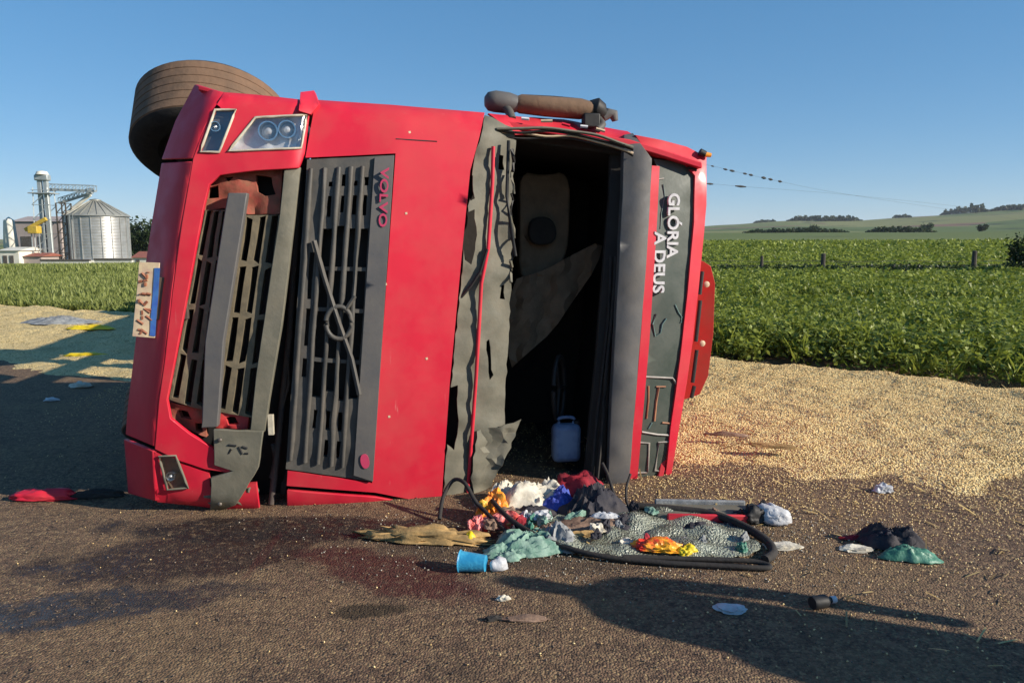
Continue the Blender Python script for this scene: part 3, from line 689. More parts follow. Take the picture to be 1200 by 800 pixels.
text('badge_lettering', 'VOLVO', .066, tmat(446.5, 196, D(448, 230) - .034, math.radians(3.5)), 'pink', ugr, .006, .0012, 1.55)
panel('badge', chaikin([(423, 532), (431, 532), (434, 546), (427, 550), (422, 542)]), 'pink', ugr, off=-.03, th=.006, step=5, bevel=0)
# ---- bonnet ------------------------------------------------------------
bonnet = panel('bonnet', [(370, 117), (460, 123), (568, 132), (562, 160), (551, 200), (541, 300), (527, 450), (517, 592), (440, 577), (336, 569), (337, 551), (436, 566), (449, 385), (463.5, 180), (358, 185), (364, 150)], 'red', truck, th=.035, step=13, dent=.006, dfreq=2.6, seed=6)
panel('lower_sill', [(336, 574), (440, 582), (516, 596), (515, 605), (440, 605), (336, 605)], 'red', truck, off=.004, th=.04, step=9, dent=.008, dfreq=6)
tube('panel_seam', [T(x, y, D(x, y) - .001) for x, y in ((464, 163), (480, 164), (496, 165), (512, 166))], .004, 'black', bonnet, 6)
for (x, y) in ((456, 488), (480, 155), (452, 333), (500, 420), (476, 250)):
    panel('paint_chip', [(x - 1.4, y - 1), (x + 1.2, y - 1.5), (x + 1.6, y + 1.1), (x - .8, y + 1.5)], 'plate', bonnet, off=-.0012, th=.002, step=4, bevel=0)
# ---- scuttle (torn strip between bonnet and windscreen) ------------------
panel('scuttle', [(569, 134), (600, 150), (604, 165), (600, 240), (599, 330), (596, 400), (591, 470), (592, 498), (585, 540), (560, 588), (519, 592), (529, 450), (543, 300), (553, 200)], 'olive', truck, off=.012, th=.03, step=8, dent=.03, dfreq=6, rag=1.0,
      holes=[[(543, 250), (556, 246), (559, 275), (553, 310), (544, 305), (541, 280)], [(524, 456), (536, 452), (538, 500), (531, 528), (521, 520)], [(586, 180), (591, 182), (590, 200), (584, 198)], [(588, 335), (592, 333), (591, 352), (586, 350)], [(570, 400), (573, 398), (577, 440), (573, 445)], [(548, 205), (553, 206), (556, 232), (552, 236)]], hrag=1.2)
tube('red_trim', [T(x, y, D(x, y) - .012) for x, y in ((578, 172), (577, 215), (574, 262), (572, 292), (564, 332), (562, 370), (558, 440), (553, 510), (547, 592))], .012, 'red', truck, 8)
panel('torn_flap', [(560, 505), (592, 498), (610, 492), (598, 525), (575, 570), (556, 590), (552, 560)], 'olive', truck, off=-.03, th=.012, step=7, dent=.05, dfreq=8, rag=1.2)
tube('wiper_arm', [T(x, y, D(590, y) - .03) for x, y in ((596, 165), (594, 230), (598, 262), (604, 300))], .011, 'black', truck, 6)
tube('wiper_arm', [T(x, y, D(575, y) - .03) for x, y in ((537, 352), (552, 335), (563, 318), (571, 292))], .010, 'black', truck, 6)
for k in range(6):
    y0 = 175 + k * 26; tube('torn_strip', [T(600 + R.uniform(-2, 3), y0 + 26 * t, .20 + R.uniform(-.02, .03)) for t in (0, .3, .6, 1)], .006 + .006 * R.random(), 'olive' if k % 2 else 'black', truck, 5)
# ---- windscreen opening: upper rail ------------------------------------
panel('windscreen_rail', [(572, 133), (600, 136), (660, 140), (735, 154), (748, 162), (744, 172), (700, 163), (640, 157), (604, 158)], 'red', truck, off=.03, th=.05, step=8, dent=.02, dfreq=7)
for k in range(4):
    off = k * 3.2
    tube('gasket', spline([T(x, y + off + R.uniform(-2, 2), .26 + .01 * k) for x, y in ((582, 150), (610, 151), (640, 152), (670, 154), (700, 159), (726, 166), (742, 174))], 4), .010 - .001 * k, ('olive', 'black', 'plate', 'rubber')[k], truck, 6)
# ---- sun visor along the roof edge, sign ---------------------------------
panel('sun_visor', [(731, 158), (742, 156), (764, 186), (762, 240), (756, 330), (748, 430), (738, 560), (734, 578), (712, 574), (716, 480), (724, 330), (730, 220)], 'plastic_grey', truck, off=-.02, th=.06, step=12, dent=.012, dfreq=4)
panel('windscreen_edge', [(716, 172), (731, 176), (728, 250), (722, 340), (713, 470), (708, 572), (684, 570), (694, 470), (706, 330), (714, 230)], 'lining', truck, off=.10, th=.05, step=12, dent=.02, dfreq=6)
for k in range(2): tube('gasket', spline([T(x + k * 6 + R.uniform(-2, 2), y, .33 - .03 * k) for x, y in ((718, 300), (712, 370), (704, 440), (698, 500), (692, 560))], 4), .012, 'rubber', truck, 6)
VD = lambda x, y: interp(x + (y - 350) * .115, [(740, .235), (770, .27), (800, .30), (818, .34), (836, .42)]) + .16 * min(1, abs((y - 372) / 200)) ** 3
sign = panel('roof_sign', [(766, 186), (800, 190), (814, 205), (812, 280), (806, 360), (798, 440), (788, 520), (781, 580), (743, 579), (752, 500), (764, 330), (772, 200)], 'sign', truck, depth=VD, off=.02, th=.03, step=12, dent=.006, dfreq=5)
panel('red_strip', [(764, 194), (773, 195), (770, 260), (761, 400), (746, 572), (734, 574), (744, 480), (752, 380), (759, 270)], 'red', truck, depth=VD, off=-.015, th=.05, step=10)
panel('roof_edge', [(744, 158), (775, 164), (805, 172), (828, 184), (828, 240), (822, 310), (812, 400), (800, 480), (790, 536), (784, 574), (778, 574), (786, 500), (797, 420), (806, 340), (813, 260), (814, 206), (800, 189), (770, 184), (757, 178)], 'red', truck, depth=VD, off=.0, th=.06, step=9, dent=.006, dfreq=4)
for k, (x, y) in enumerate(((768, 176), (779, 181), (793, 184), (806, 191), (811, 197))):
    panel('torn_edge', [(x - 6, y - 2), (x + 5, y - 1), (x + 6, y + 3), (x - 4, y + 2)], 'black', truck, depth=VD, off=-.012, th=.012, step=4, rag=.8, bevel=0)
ts = math.radians(4.6)
text('sign_lettering', 'GLÓRIA', .104, tmat(783.5, 226, VD(783, 240) - .004, math.radians(.5)), 'white_paint', sign, .014, .0026, 1.12)
text('sign_lettering', 'A DEUS', .106, tmat(767, 272, VD(767, 280) - .004, math.radians(.5)), 'white_paint', sign, .014, .0026, 1.10)
def stroke(pts, r_, mat):
    pts = [p for p in pts]; tube('sign_line', [T(x, y, VD(x, y) + .016) for x, y in pts], r_, mat, sign, 6)
stroke([(748, 441), (770, 442), (788, 443), (792, 449)], .008, 'pale_line')
stroke([(760, 452), (760, 470), (758, 490)], .006, 'copper'); stroke([(772, 453), (769, 470), (767, 493)], .008, 'copper'); stroke([(769, 453), (780, 453)], .006, 'copper'); stroke([(776, 495), (788, 496)], .006, 'copper')
stroke([(752, 506), (770, 509), (787, 510)], .008, 'pale_line'); stroke([(760, 502), (764, 495)], .005, 'teal_line')
stroke([(748, 518), (761, 519), (759, 553), (744, 554)], .007, 'pale_line'); stroke([(786, 517), (772, 518), (768, 551), (782, 552)], .007, 'pale_line'); stroke([(743, 562), (770, 562)], .007, 'pale_line')
stroke([(747, 554), (758, 554)], .004, 'copper')
stroke([(769, 368), (765, 380), (768, 394), (774, 390), (776, 380), (781, 373)], .005, 'teal_line'); stroke([(791, 357), (795, 366), (799, 372), (798, 378)], .005, 'teal_line')
stroke([(772, 210), (778, 209)], .004, 'pale_line'); stroke([(777, 216), (779, 230), (775, 250), (774, 268)], .003, 'teal_line')
amber = tube('marker_lamp', [T(826, 181, .42), T(833, 182, .42)], [.018, .014], 'amber', truck, 10)
tube('lamp_base', [T(820, 178, .42), T(826, 181, .42)], .024, 'black', truck, 8)
# side deflector peeping out past the roof
panel('roof_deflector', [(824, 306), (833, 312), (838, 332), (836, 390), (830, 440), (820, 462), (796, 470), (782, 440), (790, 350), (798, 306)], 'orange_red', truck, depth=lambda x, y: .75 + .002 * (838 - x), th=.45, step=10)
for y0, y1 in ((318, 345), (352, 400), (410, 448), (452, 466)):
    tube('deflector_clip', [T(823 - (y0 - 318) * .07, y0, .6), T(822 - (y1 - 318) * .08, y1, .6)], .014, 'black', truck, 6)
for (x, y) in ((827, 333), (822, 402)):
    lathe('clip_pad', [(.022, 0), (.022, .02), (.012, .026)], 'plate', truck, 12, Matrix.Translation(T(x, y, .72)) @ Matrix.Rotation(math.radians(90), 4, 'X'))
# ---- mirror on the upper side -------------------------------------------
mir = tube('mirror_arm', spline([T(600, 140, .42), T(596, 130, .46), T(588, 122, .5)], 4), .028, 'plastic', truck, 8)
tube('mirror_arm', spline([T(700, 152, .42), T(706, 146, .46), T(700, 138, .5)], 4), .024, 'plastic', truck, 8)
def ellip(name, pts, radii, mat, parent, sy=.7):
    vs, fs = tube_data([T(x, y, .52) for x, y in pts], radii, 16); c_ = T(pts[0][0], pts[0][1], .52).y
    vs = [Vector((v.x, c_ + (v.y - c_) * sy, v.z)) for v in vs]; return mesh(name, vs, fs, mat, parent, angle=50, bevel=.004)
ellip('mirror_cap', [(568, 119), (572, 119), (580, 119), (596, 121), (606, 122)], [.03, .058, .068, .066, .052], 'plastic_grey', truck, 1.2)
ellip('mirror_shell', [(604, 122), (610, 122), (640, 125), (680, 128), (694, 129)], [.045, .060, .064, .066, .05], 'tread', truck, 1.3)
ellip('mirror_cap', [(690, 126), (697, 127), (703, 131), (708, 136)], [.045, .07, .06, .03], 'black', truck, 1.2)
ellip('mirror_foot', [(706, 138), (713, 133), (719, 134), (721, 142)], [.03, .036, .034, .02], 'plastic_grey', truck, 1.0)
tube('mirror_rod', [T(612, 112, .5), T(650, 114, .5), T(682, 117, .5)], .008, 'black', truck, 6)
box('mirror_bracket', T(690, 150, .45) - Vector((.04, .03, .0)), T(690, 150, .45) + Vector((.07, .05, .09)), 'black', truck, .01)
for k in range(5): tube('torn_strip', [T(612 + k * 22 + R.uniform(-4, 4), 139 + k * 3.0, .33), T(622 + k * 22 + R.uniform(-4, 4), 140 + k * 3.2 + R.uniform(-2, 2), .32)], .010, ('white_paint', 'plate', 'red')[k % 3], truck, 5)
# ---- cab shell -----------------------------------------------------------
def shell(name, line, d0, d1, mat, inn, th=.04, y0=.34, y1=2.15, parent=truck):
    rows = []
    for t in (0, .25, .5, .75, 1): rows.append([T(x, y, d0) * 1 + Vector((0, (y0 - d0) + (y1 - y0) * t, 0)) + Vector(inn) * .012 for x, y in line])
    return loft_strip(name, rows, mat, parent, th, dirv=inn)
top_line = resample([(345, 118), (368, 119), (568, 134), (740, 160), (826, 187)], 40, closed=False) + [(826, 187)]
side_up = shell('side_panel', top_line, .30, 0, 'red', (0, 0, -1))
shell('roof', resample([(827, 188), (820, 300), (806, 420), (788, 536), (780, 576)], 40, closed=False) + [(780, 576)], .36, 0, 'red', (-1, 0, 0), y0=.42)
shell('side_panel', resample([(780, 577), (515, 603), (330, 604)], 40, closed=False) + [(330, 604)], .30, 0, 'red', (0, 0, 1))
shell('cab_floor', resample([(366, 122), (345, 340), (322, 600)], 60, closed=False) + [(322, 600)], .33, 0, 'chassis', (1, 0, 0), y0=.40)
def at_depth(poly, y): return [Vector((p.x, y, p.z)) for p in (T(a_, b_, .32) for a_, b_ in poly)]
outl = [(368, 121), (568, 136), (740, 162), (825, 190), (806, 420), (780, 574), (515, 601), (325, 602)]
def slab(name, poly, y0, y1, mat, parent=truck, bevel=.01):
    f = at_depth(poly, y0); b = at_depth(poly, y1); n = len(f); c_ = list(range(n))
    return mesh(name, f + b, [c_, [i + n for i in reversed(c_)]] + [[i, (i + 1) % n, n + (i + 1) % n, n + i] for i in range(n)], mat, parent, bevel=bevel, angle=30)
slab('rear_wall', outl, 2.15, 2.20, 'red')
# interior lining, dash, seat
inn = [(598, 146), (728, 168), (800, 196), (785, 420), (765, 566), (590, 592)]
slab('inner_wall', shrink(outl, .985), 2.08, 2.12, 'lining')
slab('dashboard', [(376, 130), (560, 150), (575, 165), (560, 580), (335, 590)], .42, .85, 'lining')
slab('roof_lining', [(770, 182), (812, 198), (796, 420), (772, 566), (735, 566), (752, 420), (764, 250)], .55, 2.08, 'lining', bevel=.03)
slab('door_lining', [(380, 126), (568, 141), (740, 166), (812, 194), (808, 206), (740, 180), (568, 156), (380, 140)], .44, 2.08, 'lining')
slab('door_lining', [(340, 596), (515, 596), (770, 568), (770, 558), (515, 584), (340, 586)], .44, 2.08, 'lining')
IY = lambda y: (lambda a_, b_: y)
panel('seat_back', chaikin([(608, 200), (636, 206), (668, 199), (668, 260), (664, 305), (640, 326), (608, 334), (610, 260)]), 'beige', truck, depth=IY(1.15), th=.16, step=12, bevel=.04, dent=.02, dfreq=6)
panel('headrest', chaikin([(620, 254), (650, 254), (654, 286), (620, 288)]), 'lining', truck, depth=IY(1.06), th=.07, step=8, bevel=.02)
panel('curtain', chaikin([(594, 330), (640, 316), (668, 300), (708, 280), (700, 312), (672, 352), (648, 388), (618, 414), (594, 436)], 1), 'beige', truck, depth=lambda x, y: 1.0 + .03 * math.sin(x * .16) + .02 * math.sin(x * .37 + y * .1), th=.012, step=8, bevel=0)
sw = [T(655, 455, .75) + Vector((.06 * math.cos(t), .20 * math.cos(t) * .5, .23 * math.sin(t))) for t in np.linspace(0, 2 * math.pi, 33)[:-1]]
swo = tube('steering_wheel', sw, .018, 'black', truck, 8, True)
c_ = T(655, 455, .75)
for k in (0, 11, 22): tube('spoke', [c_, sw[k]], .013, 'black', swo, 6)
# ---- chassis and wheels -------------------------------------------------
def lean(z): return .10 * z
for zc in (.82, 1.62):
    v_, f_ = box_data((.42 + lean(zc), .35, zc - .04), (.70 + lean(zc), 5.4, zc + .04)); mesh('frame_rail', v_, f_, 'chassis', truck, bevel=.008)
for y_ in (1.1, 2.4, 3.6, 4.8, 5.3):
    box('cross_member', (.5 + lean(1.2), y_ - .05, .86), (.66 + lean(1.2), y_ + .05, 1.58), 'chassis', truck, .006)
box('engine', (.62, .55, .9), (1.0, 1.75, 1.55), 'chassis', truck, .05)
tk = lathe('fuel_tank', [(.02, 0), (.27, .01), (.29, .03), (.29, 1.17), (.27, 1.19), (.02, 1.2)], 'steel', truck, 28, Matrix.Translation((.52, 2.1, 2.02)) @ Matrix.Rotation(math.radians(-90), 4, 'X'))
def wheel(name, centre, steer, rr=.55, w_=.17, parent=truck, double=False):
    m_ = Matrix.Translation(centre) @ Matrix.Rotation(-steer, 4, 'X')
    e = lathe(name, [(.30, -w_ * .82), (.34, -w_), (rr * .80, -w_ * 1.04), (rr * .93, -w_ * .98), (rr * .985, -w_ * .86), (rr * .985, w_ * .86), (rr * .93, w_ * .98), (rr * .80, w_ * 1.04), (.34, w_), (.30, w_ * .82)], 'rubber', parent, 56, m_, caps=False)
    pr = [(rr * .975, -w_ * .86)]
    for k in range(6):
        a_ = -.84 + k * .28; pr += [(rr * .994, w_ * (a_ + .005)), (rr * 1.003, w_ * (a_ + .02)), (rr * 1.003, w_ * (a_ + .25)), (rr * .994, w_ * (a_ + .265))]
    lathe('tread', pr + [(rr * .975, w_ * .86)], 'tread', e, 56, m_, caps=False)
    rim = lathe('rim', [(.04, -.02), (.20, -.02), (.24, -.06), (.29, -.14), (.31, -.15), (.31, .15), (.29, .14), (.22, .05), (.16, .07), (.13, .12), (.04, .13)], 'steel', e, 36, m_)
    for k in range(10):
        t = 2 * math.pi * k / 10; lathe('wheel_nut', [(.016, 0), (.016, .03), (.008, .04)], 'steel', rim if False else e, 6, m_ @ Matrix.Translation((.185 * math.cos(t), .185 * math.sin(t), .03)))
    return e
wc = T(249, 155, 1.42)
wheel('wheel', wc, math.radians(29), .525, .225)
wheel('wheel', Vector((wc.x - .16, wc.y, .30)), math.radians(30))
tube('front_axle', [wc + Vector((.02, 0, -.2)), Vector((wc.x - .13, wc.y, .45))], .06, 'chassis', truck, 12)
for (yy, zz) in ((4.5, 2.15), (4.5, .24)):
    wheel('wheel', Vector((.18 + lean(zz), yy, zz)), 0)
tube('rear_axle', [(.18 + lean(2.0), 4.5, 2.0), (.18 + lean(.4), 4.5, .4)], .09, 'chassis', truck, 12)
panel('wheel_arch', [(300, 122), (345, 122), (340, 190), (300, 190)], 'black', truck, depth=lambda x, y: .6, th=.9, step=20)
# ---- trailer behind the cab ----------------------------------------------
trailer = empty('grain_trailer', OR + VY * 4.6 + UX * .35, PSI + math.radians(5))
tag(trailer, 'grey grain trailer tipped on its side behind the red cab', 'trailer')
M['trailer'] = pmat('trailer_paint', (.22, .21, .20), (.15, .13, .12), 3, .55, dust=.4)
v_, f_ = multi([box_data((.75, 0, .02), (.82, 9.5, 2.42)), box_data((.83, 0, .02), (2.35, 9.5, .06)), box_data((.83, 0, 2.38), (2.35, 9.5, 2.42)), box_data((.83, -.02, .07), (2.35, .03, 2.37))]); mesh('body', v_, f_, 'trailer', trailer, smooth=False)
for k in range(12): box('rib', (.80, .3 + k * .8, 2.422), (2.36, .38 + k * .8, 2.46), 'trailer', trailer, .005)
for z_ in (.8, 1.6): box('frame_rail', (.45, .2, z_ - .05), (.749, 9.3, z_ + .05), 'chassis', trailer, .005)
for yy in (6.0, 7.2, 8.4):
    for zz in (.26, 2.15): wheel('wheel', Vector((.2, yy, zz)), 0, parent=trailer)
    tube('axle', [(.2, yy, .4), (.2, yy, 2.0)], .07, 'chassis', trailer, 10)
# ================================================================== DEBRIS ON THE ROAD
def cloth_mat(name, a_, b_, sc=9, rough=.8): M[name] = pmat(name, a_, b_, sc, rough, bump=.35, bscale=70, lo=.42, hi=.58); return name
cloth_mat('cream_cloth', (.62, .58, .48), (.42, .38, .30)); cloth_mat('blue_cloth', (.035, .055, .30), (.06, .10, .42)); cloth_mat('grey_cloth', (.17, .18, .19), (.30, .31, .31))
cloth_mat('teal_cloth', (.11, .22, .17), (.24, .36, .29), 22); cloth_mat('dark_cloth', (.018, .018, .028), (.04, .035, .04)); cloth_mat('wine_cloth', (.30, .012, .025), (.18, .01, .02))
cloth_mat('orange_pack', (.85, .22, .02), (.80, .45, .05), 12, .35); cloth_mat('pink_pack', (.75, .26, .25), (.62, .08, .06), 12, .4); cloth_mat('brown_cloth', (.16, .10, .07), (.26, .17, .12))
cloth_mat('redyellow_pack', (.80, .05, .03), (.85, .42, .03), 9, .35); cloth_mat('yellow_plastic', (.80, .60, .02), (.70, .50, .02), 6, .4); cloth_mat('blue_plastic', (.02, .22, .42), (.05, .34, .55), 8, .35)
cloth_mat('pale_plastic', (.55, .56, .58), (.38, .39, .41), 9, .5); cloth_mat('green_plastic', (.04, .16, .11), (.09, .24, .17), 9, .4); cloth_mat('straw', (.42, .27, .11), (.26, .17, .07), 14, .9); cloth_mat('paleblue', (.20, .27, .40), (.13, .18, .30), 7, .6)
def crumple(name, label, cat, px, py, size, mat, seed, rz=0, sub=4, rough=.35, freq=3.2, lift=0.0, group=None, z0=.006, flat=.0):
    """folded cloth or bag resting on the ground; size = full width, depth, height in metres"""
    bm = bmesh.new(); bmesh.ops.create_icosphere(bm, subdivisions=sub, radius=.5)
    for v in bm.verts:
        d = v.co.normalized(); q = d * freq * .5 + Vector((seed * 3.7, seed * 1.3, 0))
        w1 = q + Vector((noise.noise(q * 1.1), noise.noise(q * 1.1 + Vector((7, 0, 0))), noise.noise(q * 1.1 + Vector((0, 9, 0))))) * .6
        k = 1 + rough * (.9 * noise.noise(q * .9) + .75 * (.30 - abs(noise.noise(w1 * 1.8))) * 1.6 + .55 * (.28 - abs(noise.noise(w1 * 3.9))) + .35 * (.28 - abs(noise.noise(w1 * 8.0))))
        v.co = d * .5 * max(k, .25)
        fold = .18 * math.sin(8 * v.co.x + 5 * noise.noise(q * .8)) * rough
        v.co.z = v.co.z + fold if v.co.z > 0 else v.co.z * .35
        v.co = Vector((v.co.x * size[0], v.co.y * size[1], max(v.co.z, -.12) * size[2] * 1.6))
    zmin = min(v.co.z for v in bm.verts)
    for v in bm.verts: v.co.z -= zmin
    me = bpy.data.meshes.new(name)
    for f in bm.faces: f.smooth = not ('pack' in mat or 'scrap' in name or 'wrapper' in name)
    bm.to_mesh(me); bm.free(); me.materials.append(M[mat]); o = bpy.data.objects.new(name, me)
    p = ground(px, py); o.location = (p.x, p.y, z0 + lift); o.rotation_euler = (0, 0, rz); link(o)
    return tag(o, label, cat, group)
def sheet(name, label, cat, pts, mat, amp=.02, freq=6, th=.006, z0=.012, seed=1, step=.04, rag=0):
    """a thin crumpled sheet outlined on the ground by photo pixels"""
    poly = [(ground(*p).x, ground(*p).y) for p in pts]
    V_, F_ = cdt(resample(poly, step, rag, seed), [], step); c_ = Vector((sum(v[0] for v in V_) / len(V_), sum(v[1] for v in V_) / len(V_), 0))
    top = []; 
    for (x, y) in V_:
        z = z0 + amp * (abs(noise.noise(Vector((x * freq, y * freq, seed)))) * 1.8 + .5 * abs(noise.noise(Vector((x * freq * 2.7, y * freq * 2.7, seed + 3)))))
        top.append(Vector((x - c_.x, y - c_.y, z + th)))
    vs, fs = solid(top, F_, [v - Vector((0, 0, th)) for v in top])
    o = mesh(name, vs, fs, mat, angle=60); o.location = c_; return tag(o, label, cat)
def drape(name, label, cat, px, py, size, mat, seed, rz=0, lift=0.0, group=None, folds=1.0, **kw):
    """cloth fallen in a heap: a thin double sheet with an uneven outline, sharp wrinkles and edges lying on the ground"""
    rg = random.Random(seed); nr_, na_ = 15, 56; vs = []; fs = []
    for i in range(nr_ + 1):
        for k in range(na_):
            t = i / nr_; an = 2 * math.pi * k / na_; o_ = 1 + .38 * noise.noise(Vector((math.cos(an) * 1.3, math.sin(an) * 1.3, seed))) + .20 * noise.noise(Vector((math.cos(an) * 3.6, math.sin(an) * 3.6, seed + 4)))
            x = math.cos(an) * t * o_ * .5; y = math.sin(an) * t * o_ * .5
            q = Vector((x * 3 + seed * 2.3, y * 3, seed * .7)); wx = noise.noise(q) * .9; wy = noise.noise(q + Vector((5, 5, 0))) * .9
            r1 = 1 - abs(noise.noise(Vector((x * 4.2 + wx + seed, y * 9 + wy, 1.0)))) * 2.2; r2 = 1 - abs(noise.noise(Vector((x * 11 + wy, y * 7 + wx + seed, 2.0)))) * 2.2; r3 = 1 - abs(noise.noise(Vector((x * 19 + wx, y * 19 + wy, 3.0 + seed)))) * 2
            dome = max(0, 1 - t ** 2.2); z = dome * (.45 + .5 * noise.noise(q * .9 + Vector((0, 0, 4)))) + folds * (.34 * max(r1, 0) + .13 * max(r2, 0) + .03 * r3) * (1 - t ** 3 * .85)
            vs.append(Vector((x * size[0], y * size[1], max(z, .0) * size[2] * .88 + .006)))
    for i in range(nr_):
        for k in range(na_):
            if i == 0: fs.append([0 * na_ + k, na_ + k, na_ + (k + 1) % na_])
            else: fs.append([i * na_ + k, (i + 1) * na_ + k, (i + 1) * na_ + (k + 1) % na_, i * na_ + (k + 1) % na_])
    for k in range(na_): vs[k] = vs[0].copy()
    a_, b_ = solid(vs, fs, [v - Vector((0, 0, .005)) for v in vs])
    o = mesh(name, a_, b_, mat, angle=50); p = ground(px, py); o.location = (p.x, p.y, .006 + lift); o.rotation_euler = (0, 0, rz); return tag(o, label, cat, group)
def gpts(lst, z=.02): return [(lambda p: Vector((p.x, p.y, (q[2] if len(q) > 2 else z))))(ground(q[0], q[1])) for q in lst]
def hose(name, label, cat, lst, r_, mat, k=8, sides=8):
    pts = spline(gpts(lst), k); c_ = pts[0].copy(); c_.z = 0
    o = tube(name, [p - c_ for p in pts], r_, mat, None, sides); o.location = c_; return tag(o, label, cat)

# broken windscreen: laminated glass sheet, crazed and sagging
gl = NT('crazed_glass'); cell = gl.voro(85, 'Distance', feature='DISTANCE_TO_EDGE'); crk = gl.rng(cell, .0, .10, 1, 0)
gl.put(gl.b.inputs['Base Color'], gl.mix(gl.math('MULTIPLY', gl.rng(gl.noise(7, 6), .4, .62), .8), (.36, .39, .31), (.13, .13, .09))); gl.b.inputs['Roughness'].default_value = .22
gl.put(gl.b.inputs['Alpha'], gl.rng(gl.math('ADD', crk, gl.noise(12, 4)), .35, .9, .55, .98)); gl.bump(gl.math('ADD', gl.voro(85, 'Distance'), gl.noise(22, 4)), 1.0, .012); M['crazed_glass'] = gl.m
sheet('windscreen', 'crazed greenish windscreen glass sagging flat on the road', 'windscreen', [(628, 634), (660, 606), (725, 600), (800, 606), (862, 622), (893, 646), (880, 657), (800, 660), (720, 657), (655, 650)], 'crazed_glass', .045, 5, .006, .012, 2, .035, .008)
hose('windscreen_gasket', 'black rubber windscreen gasket looping round the crazed glass', 'gasket', [(574, 606, .12), (600, 628, .09), (645, 645, .05), (700, 657, .03), (770, 664, .025), (840, 668, .025), (900, 670, .022), (880, 664, .03), (800, 661, .03), (730, 660, .035)], .014, 'rubber')
hose('rubber_seal', 'thick black rubber seal curving back from the roof sign', 'seal', [(742, 602, .05), (790, 606, .05), (835, 612, .05), (870, 624, .04), (898, 640, .03), (906, 652, .02), (896, 660, .02)], .024, 'rubber')
hose('hose', 'black hose arching out from under the torn scuttle', 'hose', [(515, 612, .02), (520, 604, .12), (532, 600, .20), (545, 604, .20), (556, 610, .13), (566, 614, .09), (590, 630, .05), (618, 648, .02)], .012, 'rubber')
hose('cable', 'thin black cable bundle hanging at the foot of the sun visor', 'cable', [(705, 590, .26), (712, 594, .2), (720, 600, .1), (730, 606, .04), (748, 610, .02)], .010, 'rubber')
hose('cable', 'second black cable curling beside the dark jacket', 'cable', [(738, 592, .20), (733, 598, .12), (738, 605, .05), (760, 610, .02)], .008, 'rubber')

drape('blanket', 'cream crumpled blanket spilling from the windscreen opening', 'blanket', 628, 594, (.50, .34, .17), 'cream_cloth', 1, .3, lift=.03)
drape('towel', 'small cream towel flopped over the end of the torn flap', 'towel', 590, 588, (.22, .16, .12), 'cream_cloth', 14, .9, lift=.02)
drape('bundle', 'bright blue cloth bundle beside the cream blanket', 'bundle', 654, 599, (.30, .24, .15), 'blue_cloth', 2, .2, rough=.28)
crumple('snack_packet', 'orange and yellow snack packet leaning on the cream blanket', 'packet', 578, 608, (.17, .12, .13), 'orange_pack', 3, .5, rough=.5)
drape('plastic_bag', 'pink and red plastic bag below the orange packet', 'bag', 592, 616, (.28, .18, .09), 'pink_pack', 4, -.3, rough=.5)
crumple('wrapper', 'red and pink wrapper under the black hose', 'wrapper', 559, 626, (.10, .09, .09), 'pink_pack', 15, .7, rough=.5)
drape('shirt', 'teal green shirt crumpled on the broken glass', 'shirt', 622, 641, (.44, .30, .12), 'teal_cloth', 5, .4, rough=.5)
drape('rag', 'grey rag draped beside the teal shirt', 'rag', 652, 638, (.28, .26, .11), 'grey_cloth', 6, 1.1, rough=.5)
drape('rag', 'pale teal rag at the tip of the pile beside the blue cup', 'rag', 592, 651, (.22, .18, .06), 'teal_cloth', 16, .1, rough=.5)
drape('jacket', 'dark jacket heaped against the foot of the sun visor', 'jacket', 700, 606, (.44, .32, .22), 'dark_cloth', 7, .3, rough=.5)
crumple('cushion', 'wine red cushion wedged in the windscreen opening', 'cushion', 678, 590, (.30, .18, .16), 'wine_cloth', 8, -.4, lift=.03, rough=.25)
drape('trousers', 'brown trousers crumpled between the blue bundle and the glass', 'trousers', 684, 622, (.52, .22, .07), 'brown_cloth', 9, -.15, rough=.5)
drape('shirt', 'black shirt with a white patch beside the seal', 'shirt', 728, 620, (.38, .22, .08), 'dark_cloth', 10, .1, rough=.5)
drape('rag', 'white rag lying on the black shirt', 'rag', 708, 619, (.16, .06, .035), 'pale_plastic', 21, -.1, rough=.5, lift=.06)
drape('cloth', 'black cloth filling the shade beneath the cream blanket', 'cloth', 618, 608, (.50, .22, .08), 'dark_cloth', 22, .1, rough=.5)
crumple('snack_packet', 'red and yellow snack packet lying on the crazed glass', 'packet', 768, 650, (.24, .12, .05), 'redyellow_pack', 11, -.15, rough=.4, lift=.03)
crumple('sachet', 'small yellow sachet beside the red snack packet', 'sachet', 806, 654, (.11, .07, .045), 'yellow_plastic', 12, .4, rough=.3, lift=.02)
crumple('carton', 'small yellow carton at the foot of the pile', 'carton', 551, 638, (.06, .06, .07), 'yellow_plastic', 13, 0, sub=3, rough=.15)
crumple('straw_heap', 'flattened straw and dirt pushed up under the sill', 'straw heap', 500, 634, (.60, .12, .06), 'straw', 17, -.12, rough=.6, freq=6)
lr = random.Random(3)
for k in range(34):
    px_ = lr.uniform(560, 880); py_ = 606 + 50 * lr.random() * (.5 + .5 * (px_ - 540) / 340); m_ = lr.choice(['pale_plastic', 'cream_cloth', 'grey_cloth', 'dark_cloth', 'brown_cloth', 'teal_cloth', 'dark_cloth', 'straw', 'wine_cloth', 'green_plastic'])
    crumple('litter_scrap', 'small ' + dict(pale_plastic='white plastic', cream_cloth='cream paper', grey_cloth='grey cloth', dark_cloth='black cloth', brown_cloth='brown cloth', teal_cloth='teal cloth', straw='straw coloured', wine_cloth='dark red', green_plastic='green plastic')[m_] + ' scrap among the litter on the broken glass', 'scrap', px_, py_, (lr.uniform(.04, .13), lr.uniform(.03, .08), lr.uniform(.02, .05)), m_, 100 + k, lr.uniform(0, 3), sub=3, rough=.6, lift=lr.uniform(.01, .045), group='litter scraps on the broken glass')
